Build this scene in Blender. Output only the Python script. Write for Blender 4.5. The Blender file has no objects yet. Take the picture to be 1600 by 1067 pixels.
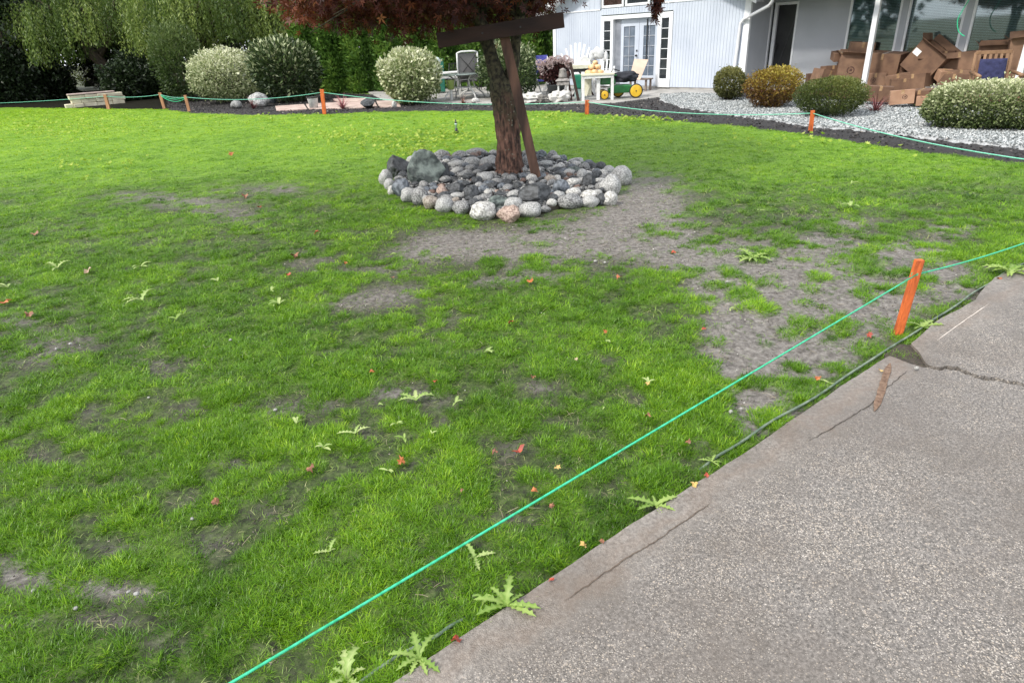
import bpy, bmesh, math, random
import numpy as np
from mathutils import Vector, Matrix, noise as mn
random.seed(7); rng = np.random.default_rng(11)
S = bpy.context.scene; C = S.collection
# ---------------- camera ----------------
FOC, PITCH, ROLL, CH = 985.0, math.radians(25.8), math.radians(3.1), 1.75
Fv = np.array([0, math.cos(PITCH), -math.sin(PITCH)]); R0 = np.array([1., 0, 0]); U0 = np.cross(R0, Fv)
Rv = R0*math.cos(ROLL)-U0*math.sin(ROLL); Uv = R0*math.sin(ROLL)+U0*math.cos(ROLL); OC = np.array([0, 0, CH])
cam = bpy.data.cameras.new('camera'); co = bpy.data.objects.new('camera', cam); C.objects.link(co)
cam.sensor_width = 36; cam.lens = FOC/1600*36; cam.clip_start = .05; cam.clip_end = 800
m = Matrix.Identity(4)
for i in range(3):
    m[i][0] = Rv[i]; m[i][1] = Uv[i]; m[i][2] = -Fv[i]; m[i][3] = OC[i]
co.matrix_world = m; S.camera = co
# ---------------- light ----------------
SUN_EL, SUN_AZ = math.radians(46), math.radians(238)      # azimuth clockwise from +Y : light from the left, a little behind the camera
W = bpy.data.worlds.new('World'); S.world = W; W.use_nodes = True
nt = W.node_tree; bg = nt.nodes['Background']
sky = nt.nodes.new('ShaderNodeTexSky'); sky.sky_type = 'NISHITA'; sky.sun_disc = False
sky.sun_elevation = SUN_EL; sky.sun_rotation = SUN_AZ; sky.dust_density = 3; sky.air_density = 1
tc = nt.nodes.new('ShaderNodeTexCoord'); nz = nt.nodes.new('ShaderNodeTexNoise'); nz.inputs['Scale'].default_value = 2.2; nz.inputs['Detail'].default_value = 6
mp = nt.nodes.new('ShaderNodeMapping'); mp.inputs['Scale'].default_value = (1, 1, 2.6)
rp = nt.nodes.new('ShaderNodeValToRGB'); rp.color_ramp.elements[0].position = .30; rp.color_ramp.elements[1].position = .62
mx = nt.nodes.new('ShaderNodeMixRGB'); mx.inputs['Color2'].default_value = (9.3, 9.6, 10.2, 1)
mf = nt.nodes.new('ShaderNodeMath'); mf.operation = 'MULTIPLY_ADD'; mf.inputs[1].default_value = .45; mf.inputs[2].default_value = .5
L = nt.links.new
L(tc.outputs['Generated'], mp.inputs[0]); L(mp.outputs[0], nz.inputs[0]); L(nz.outputs['Fac'], rp.inputs[0]); L(rp.outputs[0], mf.inputs[0]); L(mf.outputs[0], mx.inputs['Fac'])
L(sky.outputs[0], mx.inputs['Color1']); L(mx.outputs[0], bg.inputs[0]); bg.inputs[1].default_value = .11
sl = bpy.data.lights.new('sun', 'SUN'); so = bpy.data.objects.new('sun', sl); C.objects.link(so)
sl.energy = 2.3; sl.angle = math.radians(7); sl.color = (1, .95, .87)
sd = Vector((math.sin(SUN_AZ)*math.cos(SUN_EL), math.cos(SUN_AZ)*math.cos(SUN_EL), math.sin(SUN_EL)))
so.rotation_euler = sd.to_track_quat('Z', 'Y').to_euler(); so.location = (0, 0, 30)
S.view_settings.view_transform = 'Standard'; S.view_settings.look = 'None'; S.view_settings.gamma = 1; S.view_settings.exposure = .8
S.view_settings.use_curve_mapping = False
# ---------------- projection helpers (photo pixel -> place) ----------------
def ray(x, y): return Fv*FOC+Rv*(x-800)+Uv*(533.5-y)
def G(x, y, z=0.):
    d = ray(x, y); return OC+d*((z-CH)/d[2])
def PX(P):
    v = np.asarray(P)-OC; k = FOC/np.maximum(v@Fv, .05); return 800+k*(v@Rv), 533.5-k*(v@Uv)
def SC(p): return float((np.asarray(p)-OC)@Fv)/FOC
def PL(x, y, b, off=0):          # pixel -> vertical plane through b facing the camera heading
    h = np.array([b[0], b[1], 0.]); h /= np.linalg.norm(h); d = ray(x, y); P0 = np.array(b)+h*off
    return OC+d*(((P0-OC)@h)/(d@h))
KH = np.array([6.8535, 18.8792, 0.]); DH = np.array([.66242, -.74913, 0]); NH = np.array([.74913, .66242, 0])
def HP(x, y, T=0.):              # pixel -> (along the wall, height) on the plane T metres behind the front wall
    r = ray(x, y); k = ((KH+NH*T-OC)@NH)/(r@NH); P = OC+r*k; return float((P-KH)@DH), float(P[2])
# ---------------- noise ----------------
_perm = rng.random((512, 512))
def vnoise(x, y, s, o=0):
    x = np.asarray(x)/s+o*17.3+1000; y = np.asarray(y)/s+o*9.1+1000
    xi = np.floor(x).astype(int); yi = np.floor(y).astype(int); fx = x-xi; fy = y-yi
    fx = fx*fx*(3-2*fx); fy = fy*fy*(3-2*fy)
    a = _perm[xi % 512, yi % 512]; b = _perm[(xi+1) % 512, yi % 512]; c = _perm[xi % 512, (yi+1) % 512]; d = _perm[(xi+1) % 512, (yi+1) % 512]
    return (a*(1-fx)+b*fx)*(1-fy)+(c*(1-fx)+d*fx)*fy
def fbm(x, y, s, o=0, n=3):
    t = 0; w = 0
    for i in range(n): t = t+vnoise(x, y, s/2**i, o+i)*.55**i; w += .55**i
    return t/w
def inpoly(x, y, poly):
    x = np.asarray(x); y = np.asarray(y); r = np.zeros(x.shape, bool); n = len(poly)
    for i in range(n):
        x1, y1 = poly[i][:2]; x2, y2 = poly[(i+1) % n][:2]
        c = ((y1 > y) != (y2 > y)) & (x < (x2-x1)*(y-y1)/((y2-y1) or 1e-9)+x1); r ^= c
    return r
# ---------------- object helpers ----------------
def tag(o, label=None, cat=None, group=None, kind=None):
    if label: o['label'] = label
    if cat: o['category'] = cat
    if group: o['group'] = group
    if kind: o['kind'] = kind
    return o
def thing(name, label, cat, loc=(0, 0, 0), rz=0., group=None):
    o = bpy.data.objects.new(name, None); o.empty_display_size = .2; C.objects.link(o); o.location = [float(v) for v in loc]; o.rotation_euler = (0, 0, rz)
    return tag(o, label, cat, group)
def facing(p): return -math.atan2(p[0], p[1])
def npmesh(name, V, Fc, attr=None, smooth=False):
    me = bpy.data.meshes.new(name); V = np.asarray(V, np.float32); Fc = np.asarray(Fc, np.int32)
    me.vertices.add(len(V)); me.vertices.foreach_set('co', V.ravel()); k = Fc.shape[1]
    me.loops.add(Fc.size); me.loops.foreach_set('vertex_index', Fc.ravel()); me.polygons.add(len(Fc))
    me.polygons.foreach_set('loop_start', np.arange(0, Fc.size, k, dtype=np.int32))
    if smooth: me.polygons.foreach_set('use_smooth', np.ones(len(Fc), bool))
    for n_, a in (attr or {}).items():
        t = me.attributes.new(n_, 'FLOAT', 'POINT'); t.data.foreach_set('value', np.asarray(a, np.float32))
    me.update(calc_edges=True); return me
def link(name, me, mat=None, parent=None, loc=None):
    o = bpy.data.objects.new(name, me); C.objects.link(o)
    if mat and not me.materials: me.materials.append(mat)
    if parent: o.parent = parent
    if loc is not None: o.location = [float(v) for v in loc]
    return o
class MB:
    def __init__(s): s.v = []; s.f = []; s.sm = False
    def add(s, vs, fs):
        o = len(s.v); s.v += [tuple(float(c) for c in v) for v in vs]; s.f += [tuple(i+o for i in f) for f in fs]; return s
    def box(s, c, d, rot=None, taper=1.):
        x, y, z = [k/2 for k in d]
        vs = [Vector((sx*x*(taper if sz > 0 else 1), sy*y*(taper if sz > 0 else 1), sz*z)) for sz in (-1, 1) for sy in (-1, 1) for sx in (-1, 1)]
        if rot is not None:
            from mathutils import Euler
            R = Euler(rot).to_matrix(); vs = [R @ v for v in vs]
        vs = [v+Vector(c) for v in vs]
        return s.add(vs, [(0, 2, 3, 1), (4, 5, 7, 6), (0, 1, 5, 4), (2, 6, 7, 3), (0, 4, 6, 2), (1, 3, 7, 5)])
    def bar(s, a, b, w, h=None, up=(0, 0, 1)):
        a = Vector(a); b = Vector(b); h = h or w; d = (b-a).normalized(); u = Vector(up)
        if abs(d.dot(u)) > .98: u = Vector((0, 1, 0))
        x = d.cross(u).normalized(); z = x.cross(d).normalized(); vs = []
        for p in (a, b): vs += [p+x*sx*w/2+z*sz*h/2 for sx, sz in ((-1, -1), (1, -1), (1, 1), (-1, 1))]
        return s.add(vs, [(0, 1, 2, 3), (7, 6, 5, 4), (0, 4, 5, 1), (1, 5, 6, 2), (2, 6, 7, 3), (3, 7, 4, 0)])
    def tube(s, path, r, n=8, cap=True, fn=None):
        P = [Vector([float(c) for c in p]) for p in path]; rs = r if isinstance(r, (list, tuple)) else [r]*len(P); vs = []; x = None
        for i, p in enumerate(P):
            d = (P[min(i+1, len(P)-1)]-P[max(i-1, 0)]).normalized()
            if x is None: x = d.cross(Vector((0, 0, 1)) if abs(d.z) < .9 else Vector((0, 1, 0))).normalized()
            x = (x-d*x.dot(d)).normalized(); y = d.cross(x)
            for k in range(n):
                a = k*2*math.pi/n; q = rs[i]*(fn(i, a) if fn else 1); vs.append(p+x*math.cos(a)*q+y*math.sin(a)*q)
        fs = [(i*n+k, i*n+(k+1) % n, (i+1)*n+(k+1) % n, (i+1)*n+k) for i in range(len(P)-1) for k in range(n)]
        if cap: fs += [tuple(range(n))[::-1], tuple((len(P)-1)*n+k for k in range(n))]
        return s.add(vs, fs)
    def lathe(s, prof, n=16, c=(0, 0, 0), ax='z'):
        vs = []
        for r, z in prof:
            for k in range(n):
                a = k*2*math.pi/n; x, y = r*math.cos(a), r*math.sin(a)
                vs.append((c[0]+x, c[1]+y, c[2]+z) if ax == 'z' else ((c[0]+z, c[1]+x, c[2]+y) if ax == 'x' else (c[0]+x, c[1]+z, c[2]+y)))
        m_ = len(prof); fs = [(i*n+k, i*n+(k+1) % n, (i+1)*n+(k+1) % n, (i+1)*n+k) for i in range(m_-1) for k in range(n)]
        fs += [tuple(range(n))[::-1], tuple((m_-1)*n+k for k in range(n))]
        return s.add(vs, fs)
    def prism(s, poly, z0, z1):
        n = len(poly); vs = [(p[0], p[1], z0) for p in poly]+[(p[0], p[1], z1) for p in poly]
        return s.add(vs, [tuple(range(n))[::-1], tuple(range(n, 2*n))]+[(i, (i+1) % n, n+(i+1) % n, n+i) for i in range(n)])
    def prismy(s, poly, y0, y1):     # polygon in x,z extruded along y
        n = len(poly); vs = [(p[0], y0, p[1]) for p in poly]+[(p[0], y1, p[1]) for p in poly]
        return s.add(vs, [tuple(range(n)), tuple(range(n, 2*n))[::-1]]+[((i+1) % n, i, n+i, n+(i+1) % n) for i in range(n)])
    def blob(s, c, r, sub=2, amp=.15, seed=0, fs_=1.5):
        bm = bmesh.new(); bmesh.ops.create_icosphere(bm, subdivisions=sub, radius=1); o = Vector((seed*3.1, seed*1.7, seed*.9))
        vs = [Vector([(v.co*(1+amp*mn.noise(v.co*fs_+o)*2))[i]*r[i]+c[i] for i in range(3)]) for v in bm.verts]
        s.add(vs, [tuple(v.index for v in f.verts) for f in bm.faces]); bm.free(); return s
    def build(s, name, mat, parent=None, smooth=False, bevel=0, loc=None):
        me = bpy.data.meshes.new(name); me.from_pydata(s.v, [], s.f); me.validate(); bm = bmesh.new(); bm.from_mesh(me); bmesh.ops.recalc_face_normals(bm, faces=bm.faces)
        bm.to_mesh(me); bm.free()
        if smooth: me.polygons.foreach_set('use_smooth', np.ones(len(me.polygons), bool))
        o = link(name, me, mat, parent, loc)
        if bevel: b = o.modifiers.new('bevel', 'BEVEL'); b.width = bevel; b.segments = 2; b.limit_method = 'ANGLE'
        return o
# ---------------- materials ----------------
def mat(name, col, col2=None, scale=6., rough=.6, bump=0., bscale=None, detail=5., metal=0., spec=.5, coat=0., contrast=(.35, .65), stretch=None, trans=0.):
    m = bpy.data.materials.new(name); m.use_nodes = True; t = m.node_tree; p = t.nodes['Principled BSDF']; N = t.nodes.new; l = t.links.new
    p.inputs['Roughness'].default_value = rough; p.inputs['Metallic'].default_value = metal; p.inputs['Specular IOR Level'].default_value = spec
    if coat: p.inputs['Coat Weight'].default_value = coat
    if trans: p.inputs['Transmission Weight'].default_value = trans
    c = N('ShaderNodeTexCoord'); mp = N('ShaderNodeMapping'); l(c.outputs['Object'], mp.inputs[0])
    if stretch: mp.inputs['Scale'].default_value = stretch
    n = N('ShaderNodeTexNoise'); n.inputs['Scale'].default_value = scale; n.inputs['Detail'].default_value = detail; l(mp.outputs[0], n.inputs[0])
    r = N('ShaderNodeValToRGB'); e = r.color_ramp.elements; e[0].position, e[1].position = contrast
    e[0].color = (*col, 1); e[1].color = (*(col2 or tuple(min(1, k*1.25) for k in col)), 1); l(n.outputs['Fac'], r.inputs[0]); l(r.outputs[0], p.inputs['Base Color'])
    rr = N('ShaderNodeMapRange'); rr.inputs['To Min'].default_value = max(0, rough-.12); rr.inputs['To Max'].default_value = min(1, rough+.12); l(n.outputs['Fac'], rr.inputs[0]); l(rr.outputs[0], p.inputs['Roughness'])
    if bump:
        b = N('ShaderNodeBump'); b.inputs['Strength'].default_value = bump; b.inputs['Distance'].default_value = .01
        n2 = N('ShaderNodeTexNoise'); n2.inputs['Scale'].default_value = bscale or scale*4; n2.inputs['Detail'].default_value = 6; l(mp.outputs[0], n2.inputs[0]); l(n2.outputs['Fac'], b.inputs['Height']); l(b.outputs[0], p.inputs['Normal'])
    return m
def leafmat(name, stops, transl=.3, rough=.45, attr='tint', inst=False):
    m = bpy.data.materials.new(name); m.use_nodes = True; t = m.node_tree; p = t.nodes['Principled BSDF']; N = t.nodes.new; l = t.links.new; out = t.nodes['Material Output']
    a = N('ShaderNodeAttribute'); a.attribute_name = attr; a.attribute_type = 'INSTANCER' if inst else 'GEOMETRY'
    r = N('ShaderNodeValToRGB'); e = r.color_ramp.elements
    while len(e) < len(stops): e.new(.5)
    for i, (q, c) in enumerate(stops): e[i].position = q; e[i].color = (*c, 1)
    l(a.outputs['Fac'], r.inputs[0]); l(r.outputs[0], p.inputs['Base Color']); p.inputs['Roughness'].default_value = rough; p.inputs['Specular IOR Level'].default_value = .4
    tr = N('ShaderNodeBsdfTranslucent'); l(r.outputs[0], tr.inputs[0]); mx = N('ShaderNodeMixShader'); mx.inputs[0].default_value = transl
    l(p.outputs[0], mx.inputs[1]); l(tr.outputs[0], mx.inputs[2]); l(mx.outputs[0], out.inputs[0]); return m
# ---------------- leaves ----------------
def leaves(P, D, Nn, Ln, Wd, tint, fold=.25):
    """arrays of leaves: a folded diamond of two triangles each"""
    P = np.asarray(P, float); D = np.asarray(D, float); D = D/np.linalg.norm(D, axis=1, keepdims=True)
    Sd = np.cross(D, Nn); Sd /= np.maximum(np.linalg.norm(Sd, axis=1, keepdims=True), 1e-6); Up = np.cross(Sd, D)
    Ln = np.asarray(Ln)[:, None]*np.ones((len(P), 1)); Wd = np.asarray(Wd)[:, None]*np.ones((len(P), 1))
    a = P; b = P+D*Ln*.45+Sd*Wd*.5+Up*Wd*fold; c = P+D*Ln; d = P+D*Ln*.45-Sd*Wd*.5+Up*Wd*fold
    V = np.stack([a, b, c, d], 1).reshape(-1, 3); n = len(P); i = np.arange(n)*4
    F_ = np.concatenate([np.stack([i, i+1, i+2], 1), np.stack([i, i+2, i+3], 1)]); return V, F_, np.repeat(tint, 4)
def rdir(n):
    v = rng.normal(size=(n, 3)); return v/np.linalg.norm(v, axis=1, keepdims=True)
def crown_pts(n, c, r, lump=.25, lf=1.6, shell=.35, seed=0, box=0.):
    d = rdir(n)
    pw = 2/(1-box*.75); d2 = d/(np.abs(d)**pw).sum(1, keepdims=True)**(1/pw)
    k = 1+lump*(fbm(d[:, 0]*lf+d[:, 2]*.7*lf, d[:, 1]*lf-d[:, 2]*.6*lf, 1., seed)-.5)*2+lump*.35*(vnoise(d[:, 0]*5, d[:, 1]*5+d[:, 2]*5, 1., seed+3)-.5)*2
    rad = 1-shell*rng.random(n)**1.7; return np.array(c)+d2*(k*rad)[:, None]*np.array(r), d, rad
# ---------------- ground regions ----------------
def GP(l, z=0.): return [tuple(G(x, y, z)) for x, y in l]
LAWN_FAR = [(-60, 165), (0, 167), (100, 169), (170, 170), (230, 171), (262, 171), (300, 177), (400, 180), (505, 178), (560, 176), (620, 174), (740, 173), (850, 173), (900, 176), (940, 179), (1000, 184), (1060, 189), (1160, 197), (1266, 210), (1335, 221), (1400, 231), (1500, 243), (1568, 251), (1600, 255), (1700, 270)]
EDGE = [(627, 1065), (674, 1030), (720, 1001), (765, 972), (813, 941), (900, 883), (960, 842), (1000, 814), (1063, 775), (1110, 747), (1145, 727), (1194, 693), (1250, 652), (1310, 608), (1345, 588), (1384, 563)]
NOTCH = [(1390, 561), (1408, 568), (1424, 574), (1441, 579), (1449, 578), (1440, 566), (1434, 556), (1422, 543)]
EDGE2 = [(1445, 523), (1469, 503), (1500, 488), (1522, 475), (1540, 452), (1553, 439), (1580, 429), (1610, 421)]
gE = GP(EDGE)
for _ in range(3): gE = [gE[0]]+[tuple((np.array(a)+2*np.array(b)+np.array(c))/4) for a, b, c in zip(gE[:-2], gE[1:-1], gE[2:])]+[gE[-1]]
gN = GP(NOTCH); gE2 = GP(EDGE2)
d0 = np.array(gE[0])-np.array(gE[3]); d0 /= np.linalg.norm(d0); e_back = tuple(np.array(gE[0])+d0*6)
dF = np.array(gE2[-1])-np.array(gE2[-3]); dF /= np.linalg.norm(dF); e_far = tuple(np.array(gE2[-1])+dF*9)
DRIVE = [e_back]+gE+gN+gE2+[e_far, (14, -4, 0)]
GRAV = [(1030, 151), (1070, 149), (1112, 150), (1165, 158), (1200, 166), (1244, 160), (1375, 162), (1460, 168), (1620, 178), (1720, 190), (1720, 246), (1600, 236), (1500, 225), (1400, 213), (1330, 206), (1266, 201), (1200, 191), (1130, 181), (1080, 174), (1052, 168), (1033, 158)]
gGrav = GP(GRAV)
BED = LAWN_FAR[5:]+[(1800, 240), (1700, 170), (1500, 160), (1200, 143), (1110, 143), (1030, 150), (960, 158), (800, 159), (620, 150), (430, 143), (262, 148)]
gBed = GP(BED); LITTER = LAWN_FAR[:6]+[(262, 148), (240, 100+20), (-60, 120)]
gLit = GP(LAWN_FAR[:6])+[(-11., 26.5, 0), (-11, 42, 0), (-40, 42, 0), (-40, 27, 0)]
gLawnFar = GP(LAWN_FAR)
LAWN = [(-32, 27.5, 0)]+gLawnFar+[(14, 6.5, 0), e_far]+gE2[::-1]+gN[::-1]+gE[::-1]+[e_back, (-6, -6, 0), (-20, -6, 0)]
RC = np.array([0.0, 8.42, 0.]); RR = 1.72
RING = GP([(603, 287), (611, 300), (630, 307), (655, 318), (674, 324), (695, 326), (722, 330), (757, 338), (796, 340), (829, 332), (860, 328), (890, 320), (922, 316), (953, 310), (965, 298), (975, 284), (958, 268), (940, 261), (915, 254), (895, 252), (876, 249), (862, 246), (847, 244), (800, 242), (770, 242), (745, 241), (716, 243), (690, 245), (655, 250), (622, 264)], .05)
# lush/bare description of the lawn, in the photo's pixels, evaluated once on the ground
BARE = [(940, 370, 150, 40, 1.), (760, 385, 130, 26, .9), (1010, 305, 75, 45, .95), (700, 372, 60, 16, .55), (1000, 345, 60, 30, .9), (660, 395, 60, 12, .5), (1180, 505, 75, 42, 1.25), (1150, 560, 55, 50, 1.2), (1225, 605, 75, 55, 1.3), (1180, 650, 40, 30, 1.25), (1330, 470, 90, 30, .9),
        (1290, 545, 60, 25, 1.1), (1380, 500, 60, 40, .9), (1490, 355, 45, 14, 1.0), (1430, 390, 60, 16, 1.0), (1290, 380, 45, 12, .75), (1330, 345, 50, 10, .6), (1120, 450, 60, 30, .8), (1230, 415, 60, 16, .65), (1480, 430, 60, 26, .8), (1060, 400, 60, 30, .55), (1330, 575, 40, 12, .6), (1130, 395, 60, 20, .6), (1240, 460, 50, 20, .6), (1270, 425, 190, 80, .75), (1500, 455, 60, 30, .5),
        (270, 312, 80, 15, .62), (340, 325, 60, 16, .5), (430, 295, 80, 12, .6), (380, 345, 70, 20, .35), (200, 305, 60, 10, .3), (560, 470, 90, 22, .55), (700, 500, 60, 16, .35), (600, 420, 80, 16, .45), (480, 405, 60, 26, .4), (640, 455, 60, 16, .5), (850, 430, 90, 16, .6), (760, 440, 60, 10, .5), (840, 600, 40, 14, .5), (620, 615, 80, 18, .6),
        (500, 630, 40, 18, .45), (560, 680, 60, 20, .35), (430, 640, 40, 16, .5), (20, 500, 60, 20, .55), (100, 530, 80, 22, .45), (60, 560, 80, 20, .35), (240, 570, 50, 22, .4), (130, 640, 60, 20, .35), (300, 640, 40, 20, .3), (70, 710, 60, 20, .3), (360, 720, 40, 14, .45), (420, 800, 50, 22, .3), (330, 850, 60, 26, .5), (60, 905, 70, 22, .8), (150, 920, 90, 20, .8),
        (10, 880, 50, 24, .7), (190, 855, 60, 14, .6), (30, 970, 60, 16, .55), (230, 925, 50, 14, .6), (160, 965, 60, 16, .5), (260, 1000, 50, 30, .4), (290, 780, 40, 24, .4), (700, 880, 60, 14, .3), (650, 905, 40, 24, .3), (790, 810, 50, 16, .35), (640, 730, 60, 16, .3), (930, 560, 60, 10, .3), (480, 880, 40, 30, .15), (800, 700, 30, 30, .35), (1090, 690, 30, 12, .5), (1000, 620, 40, 14, .25), (690, 640, 30, 40, .3), (860, 640, 40, 30, .3)]
LUSH = [(1200, 485, 26, 11, 1.1), (1155, 460, 20, 12, 1.1), (1320, 510, 22, 15, 1.2), (1125, 533, 16, 8, .8), (1270, 605, 34, 16, .9), (1240, 625, 26, 18, .9), (1310, 575, 40, 10, .9), (1180, 396, 28, 14, .8), (765, 415, 18, 13, 1.), (830, 405, 16, 8, .7), (900, 415, 14, 10, .7), (1060, 590, 60, 60, .6), (1100, 650, 55, 45, .8), (1130, 690, 45, 30, .6),
        (240, 885, 45, 30, .9), (120, 905, 22, 20, .9), (85, 870, 36, 22, .8), (100, 630, 25, 14, .7), (200, 590, 36, 24, .6), (190, 800, 50, 40, .4), (400, 680, 60, 26, .6), (560, 590, 70, 24, .6), (560, 860, 90, 80, .35), (420, 950, 90, 70, .35), (700, 700, 50, 36, .4), (1190, 535, 14, 14, .6), (1360, 600, 40, 10, .8), (1220, 640, 22, 12, .7), (1410, 530, 36, 8, .6),
        (1460, 480, 30, 10, .7), (1530, 440, 40, 14, .9), (1420, 450, 30, 14, .6), (1400, 425, 30, 10, .5), (1480, 400, 60, 10, .4), (1290, 430, 25, 8, .6), (1350, 410, 25, 8, .5), (1240, 380, 22, 8, .5), (1280, 350, 40, 8, .4), (1380, 370, 30, 8, .5), (1560, 385, 50, 22, .6), (380, 570, 40, 20, .4), (300, 540, 60, 16, .3), (1040, 470, 50, 16, .4), (1080, 370, 50, 10, .3), (620, 340, 60, 12, .6), (900, 500, 60, 20, .35), (870, 560, 60, 26, .3)]
def lush(X, Y):
    px, py = PX(np.stack([X, Y, np.zeros_like(X)], -1))
    far = 1/(1+np.exp(-(276-py-(px-600)*.012)/22))
    L_ = 1.04+.20*far; bs = 0
    for x, y, a, b, s in BARE: bs = bs+s*np.exp(-(((px-x)/a)**2+((py-y)/b)**2)*1.15)
    L_ = L_-1.3*(1-np.exp(-bs*1.2))
    Q = L_.copy()
    md = np.exp(-((L_-.5)/.38)**2); n = (fbm(X, Y, .34, 1, 2)-.5)*.85+(vnoise(X, Y, .115, 5)-.5)*(1.0+.5*md)+(vnoise(X, Y, .055, 6)-.5)*(.75+.4*md)
    L_ = L_+n*(1-far*.88)
    sp_ = np.clip((.85-Q)*2.2, 0, 1)*np.where(px > 1000, 1., .45)*(py > 335); L_ = L_+sp_*1.25*np.clip((vnoise(X, Y, .15, 55)*.7+vnoise(X, Y, .06, 57)*.3-.645)*11, 0, 1)
    for x, y, a, b, s in LUSH: L_ = L_+s*np.exp(-(((px-x)/a)**2+((py-y)/b)**2)**1.6)
    return np.clip(L_, 0, 1.3), far, np.clip(Q, 0, 1.2)
# ================= GROUND =================
def soilmat():
    m = bpy.data.materials.new('lawn_soil'); m.use_nodes = True; t = m.node_tree; p = t.nodes['Principled BSDF']; N = t.nodes.new; l = t.links.new
    c = N('ShaderNodeTexCoord')
    def noise(s, d=8, r=.6): n = N('ShaderNodeTexNoise'); n.inputs['Scale'].default_value = s; n.inputs['Detail'].default_value = d; n.inputs['Roughness'].default_value = r; l(c.outputs['Object'], n.inputs[0]); return n
    def ramp(src, st):
        r = N('ShaderNodeValToRGB'); e = r.color_ramp.elements
        while len(e) < len(st): e.new(.5)
        for i, (q, k) in enumerate(st): e[i].position = q; e[i].color = (*k, 1)
        l(src, r.inputs[0]); return r
    n1 = noise(24, 12, .8); soil = ramp(n1.outputs['Fac'], [(.32, (.035, .03, .026)), (.46, (.13, .118, .105)), (.58, (.24, .222, .20)), (.72, (.40, .375, .345))])
    n2 = noise(22, 9, .7); moss = ramp(n2.outputs['Fac'], [(.38, (.016, .024, .008)), (.52, (.055, .09, .018)), (.68, (.14, .18, .06))])
    n3 = noise(90, 6, .7); thatch = ramp(n3.outputs['Fac'], [(.35, (.06, .13, .006)), (.6, (.18, .33, .018)), (.75, (.32, .50, .05))])
    a = N('ShaderNodeAttribute'); a.attribute_name = 'moss'; b = N('ShaderNodeAttribute'); b.attribute_name = 'thatch'
    def mix(f, x, y): q = N('ShaderNodeMixRGB'); l(f, q.inputs[0]); l(x, q.inputs[1]); l(y, q.inputs[2]); return q
    jit = N('ShaderNodeMath'); jit.operation = 'MULTIPLY_ADD'; l(noise(14, 6, .7).outputs['Fac'], jit.inputs[0]); jit.inputs[1].default_value = 1.6; jit.inputs[2].default_value = -.98
    ad = N('ShaderNodeMath'); ad.operation = 'ADD'; ad.use_clamp = True; l(a.outputs['Fac'], ad.inputs[0]); l(jit.outputs[0], ad.inputs[1])
    dark_at = N('ShaderNodeAttribute'); dark_at.attribute_name = 'soil_dark'; dk = ramp(n1.outputs['Fac'], [(.32, (.014, .012, .009)), (.5, (.05, .044, .035)), (.62, (.10, .09, .072)), (.75, (.2, .185, .155))]); sd2 = mix(dark_at.outputs['Fac'], soil.outputs[0], dk.outputs[0]); m1 = mix(ad.outputs[0], sd2.outputs[0], moss.outputs[0]); m2 = mix(b.outputs['Fac'], m1.outputs[0], thatch.outputs[0]); l(m2.outputs[0], p.inputs['Base Color'])  # soil colours go darker where the lawn is thick, less so far off
    p.inputs['Roughness'].default_value = .75; p.inputs['Specular IOR Level'].default_value = .3
    bu = N('ShaderNodeBump'); bu.inputs['Strength'].default_value = .9; bu.inputs['Distance'].default_value = .012; l(noise(70, 10, .8).outputs['Fac'], bu.inputs['Height']); l(bu.outputs[0], p.inputs['Normal'])
    return m
M_ground = mat('far_ground', (.035, .045, .018), (.07, .08, .03), scale=.6, rough=.9)
MB().add([(-250, -250, -.14), (250, -250, -.14), (250, 250, -.14), (-250, 250, -.14)], [(0, 1, 2, 3)]).build('ground', M_ground)['kind'] = 'structure'
ys = [-1.0]
while ys[-1] < 30: ys.append(ys[-1]+max(.028, .011*max(ys[-1], 0)+.012))
ys = np.array(ys); us = np.linspace(-1, 1, 300); YY, UU = np.meshgrid(ys, us, indexing='ij'); XX = UU*(1.15*np.maximum(YY, 0)+2.6)
Ls, Fr, Qs = lush(XX, YY)
ZZ = -.012+(fbm(XX, YY, .25, 21, 3)-.5)*.03+(fbm(XX, YY, .05, 25, 2)-.5)*.018*(YY < 9)+np.clip(Ls, 0, 1)*.008
dr = inpoly(XX, YY, DRIVE); ZZ = np.where(dr, -.10, ZZ)
outl = inpoly(XX, YY, gBed) | inpoly(XX, YY, gLit); ZZ = np.where(outl, -.05, ZZ)
ny, nx = XX.shape; idx = np.arange(ny*nx).reshape(ny, nx)
Fq = np.stack([idx[:-1, :-1], idx[:-1, 1:], idx[1:, 1:], idx[1:, :-1]], -1).reshape(-1, 4)
moss = np.clip(Qs*1.15-.22+(fbm(XX, YY, .5, 31, 3)-.5)*.9, 0, 1)
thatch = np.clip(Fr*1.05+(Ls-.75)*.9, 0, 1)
lm = npmesh('lawn_soil', np.stack([XX, YY, ZZ], -1).reshape(-1, 3), Fq, {'soil_dark': (np.clip(Qs*1.7-.35, 0, 1)*(1-Fr)).ravel(), 'moss': moss.ravel(), 'thatch': thatch.ravel()}, smooth=True)
tag(link('lawn_soil', lm, soilmat()), kind='structure')
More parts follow.
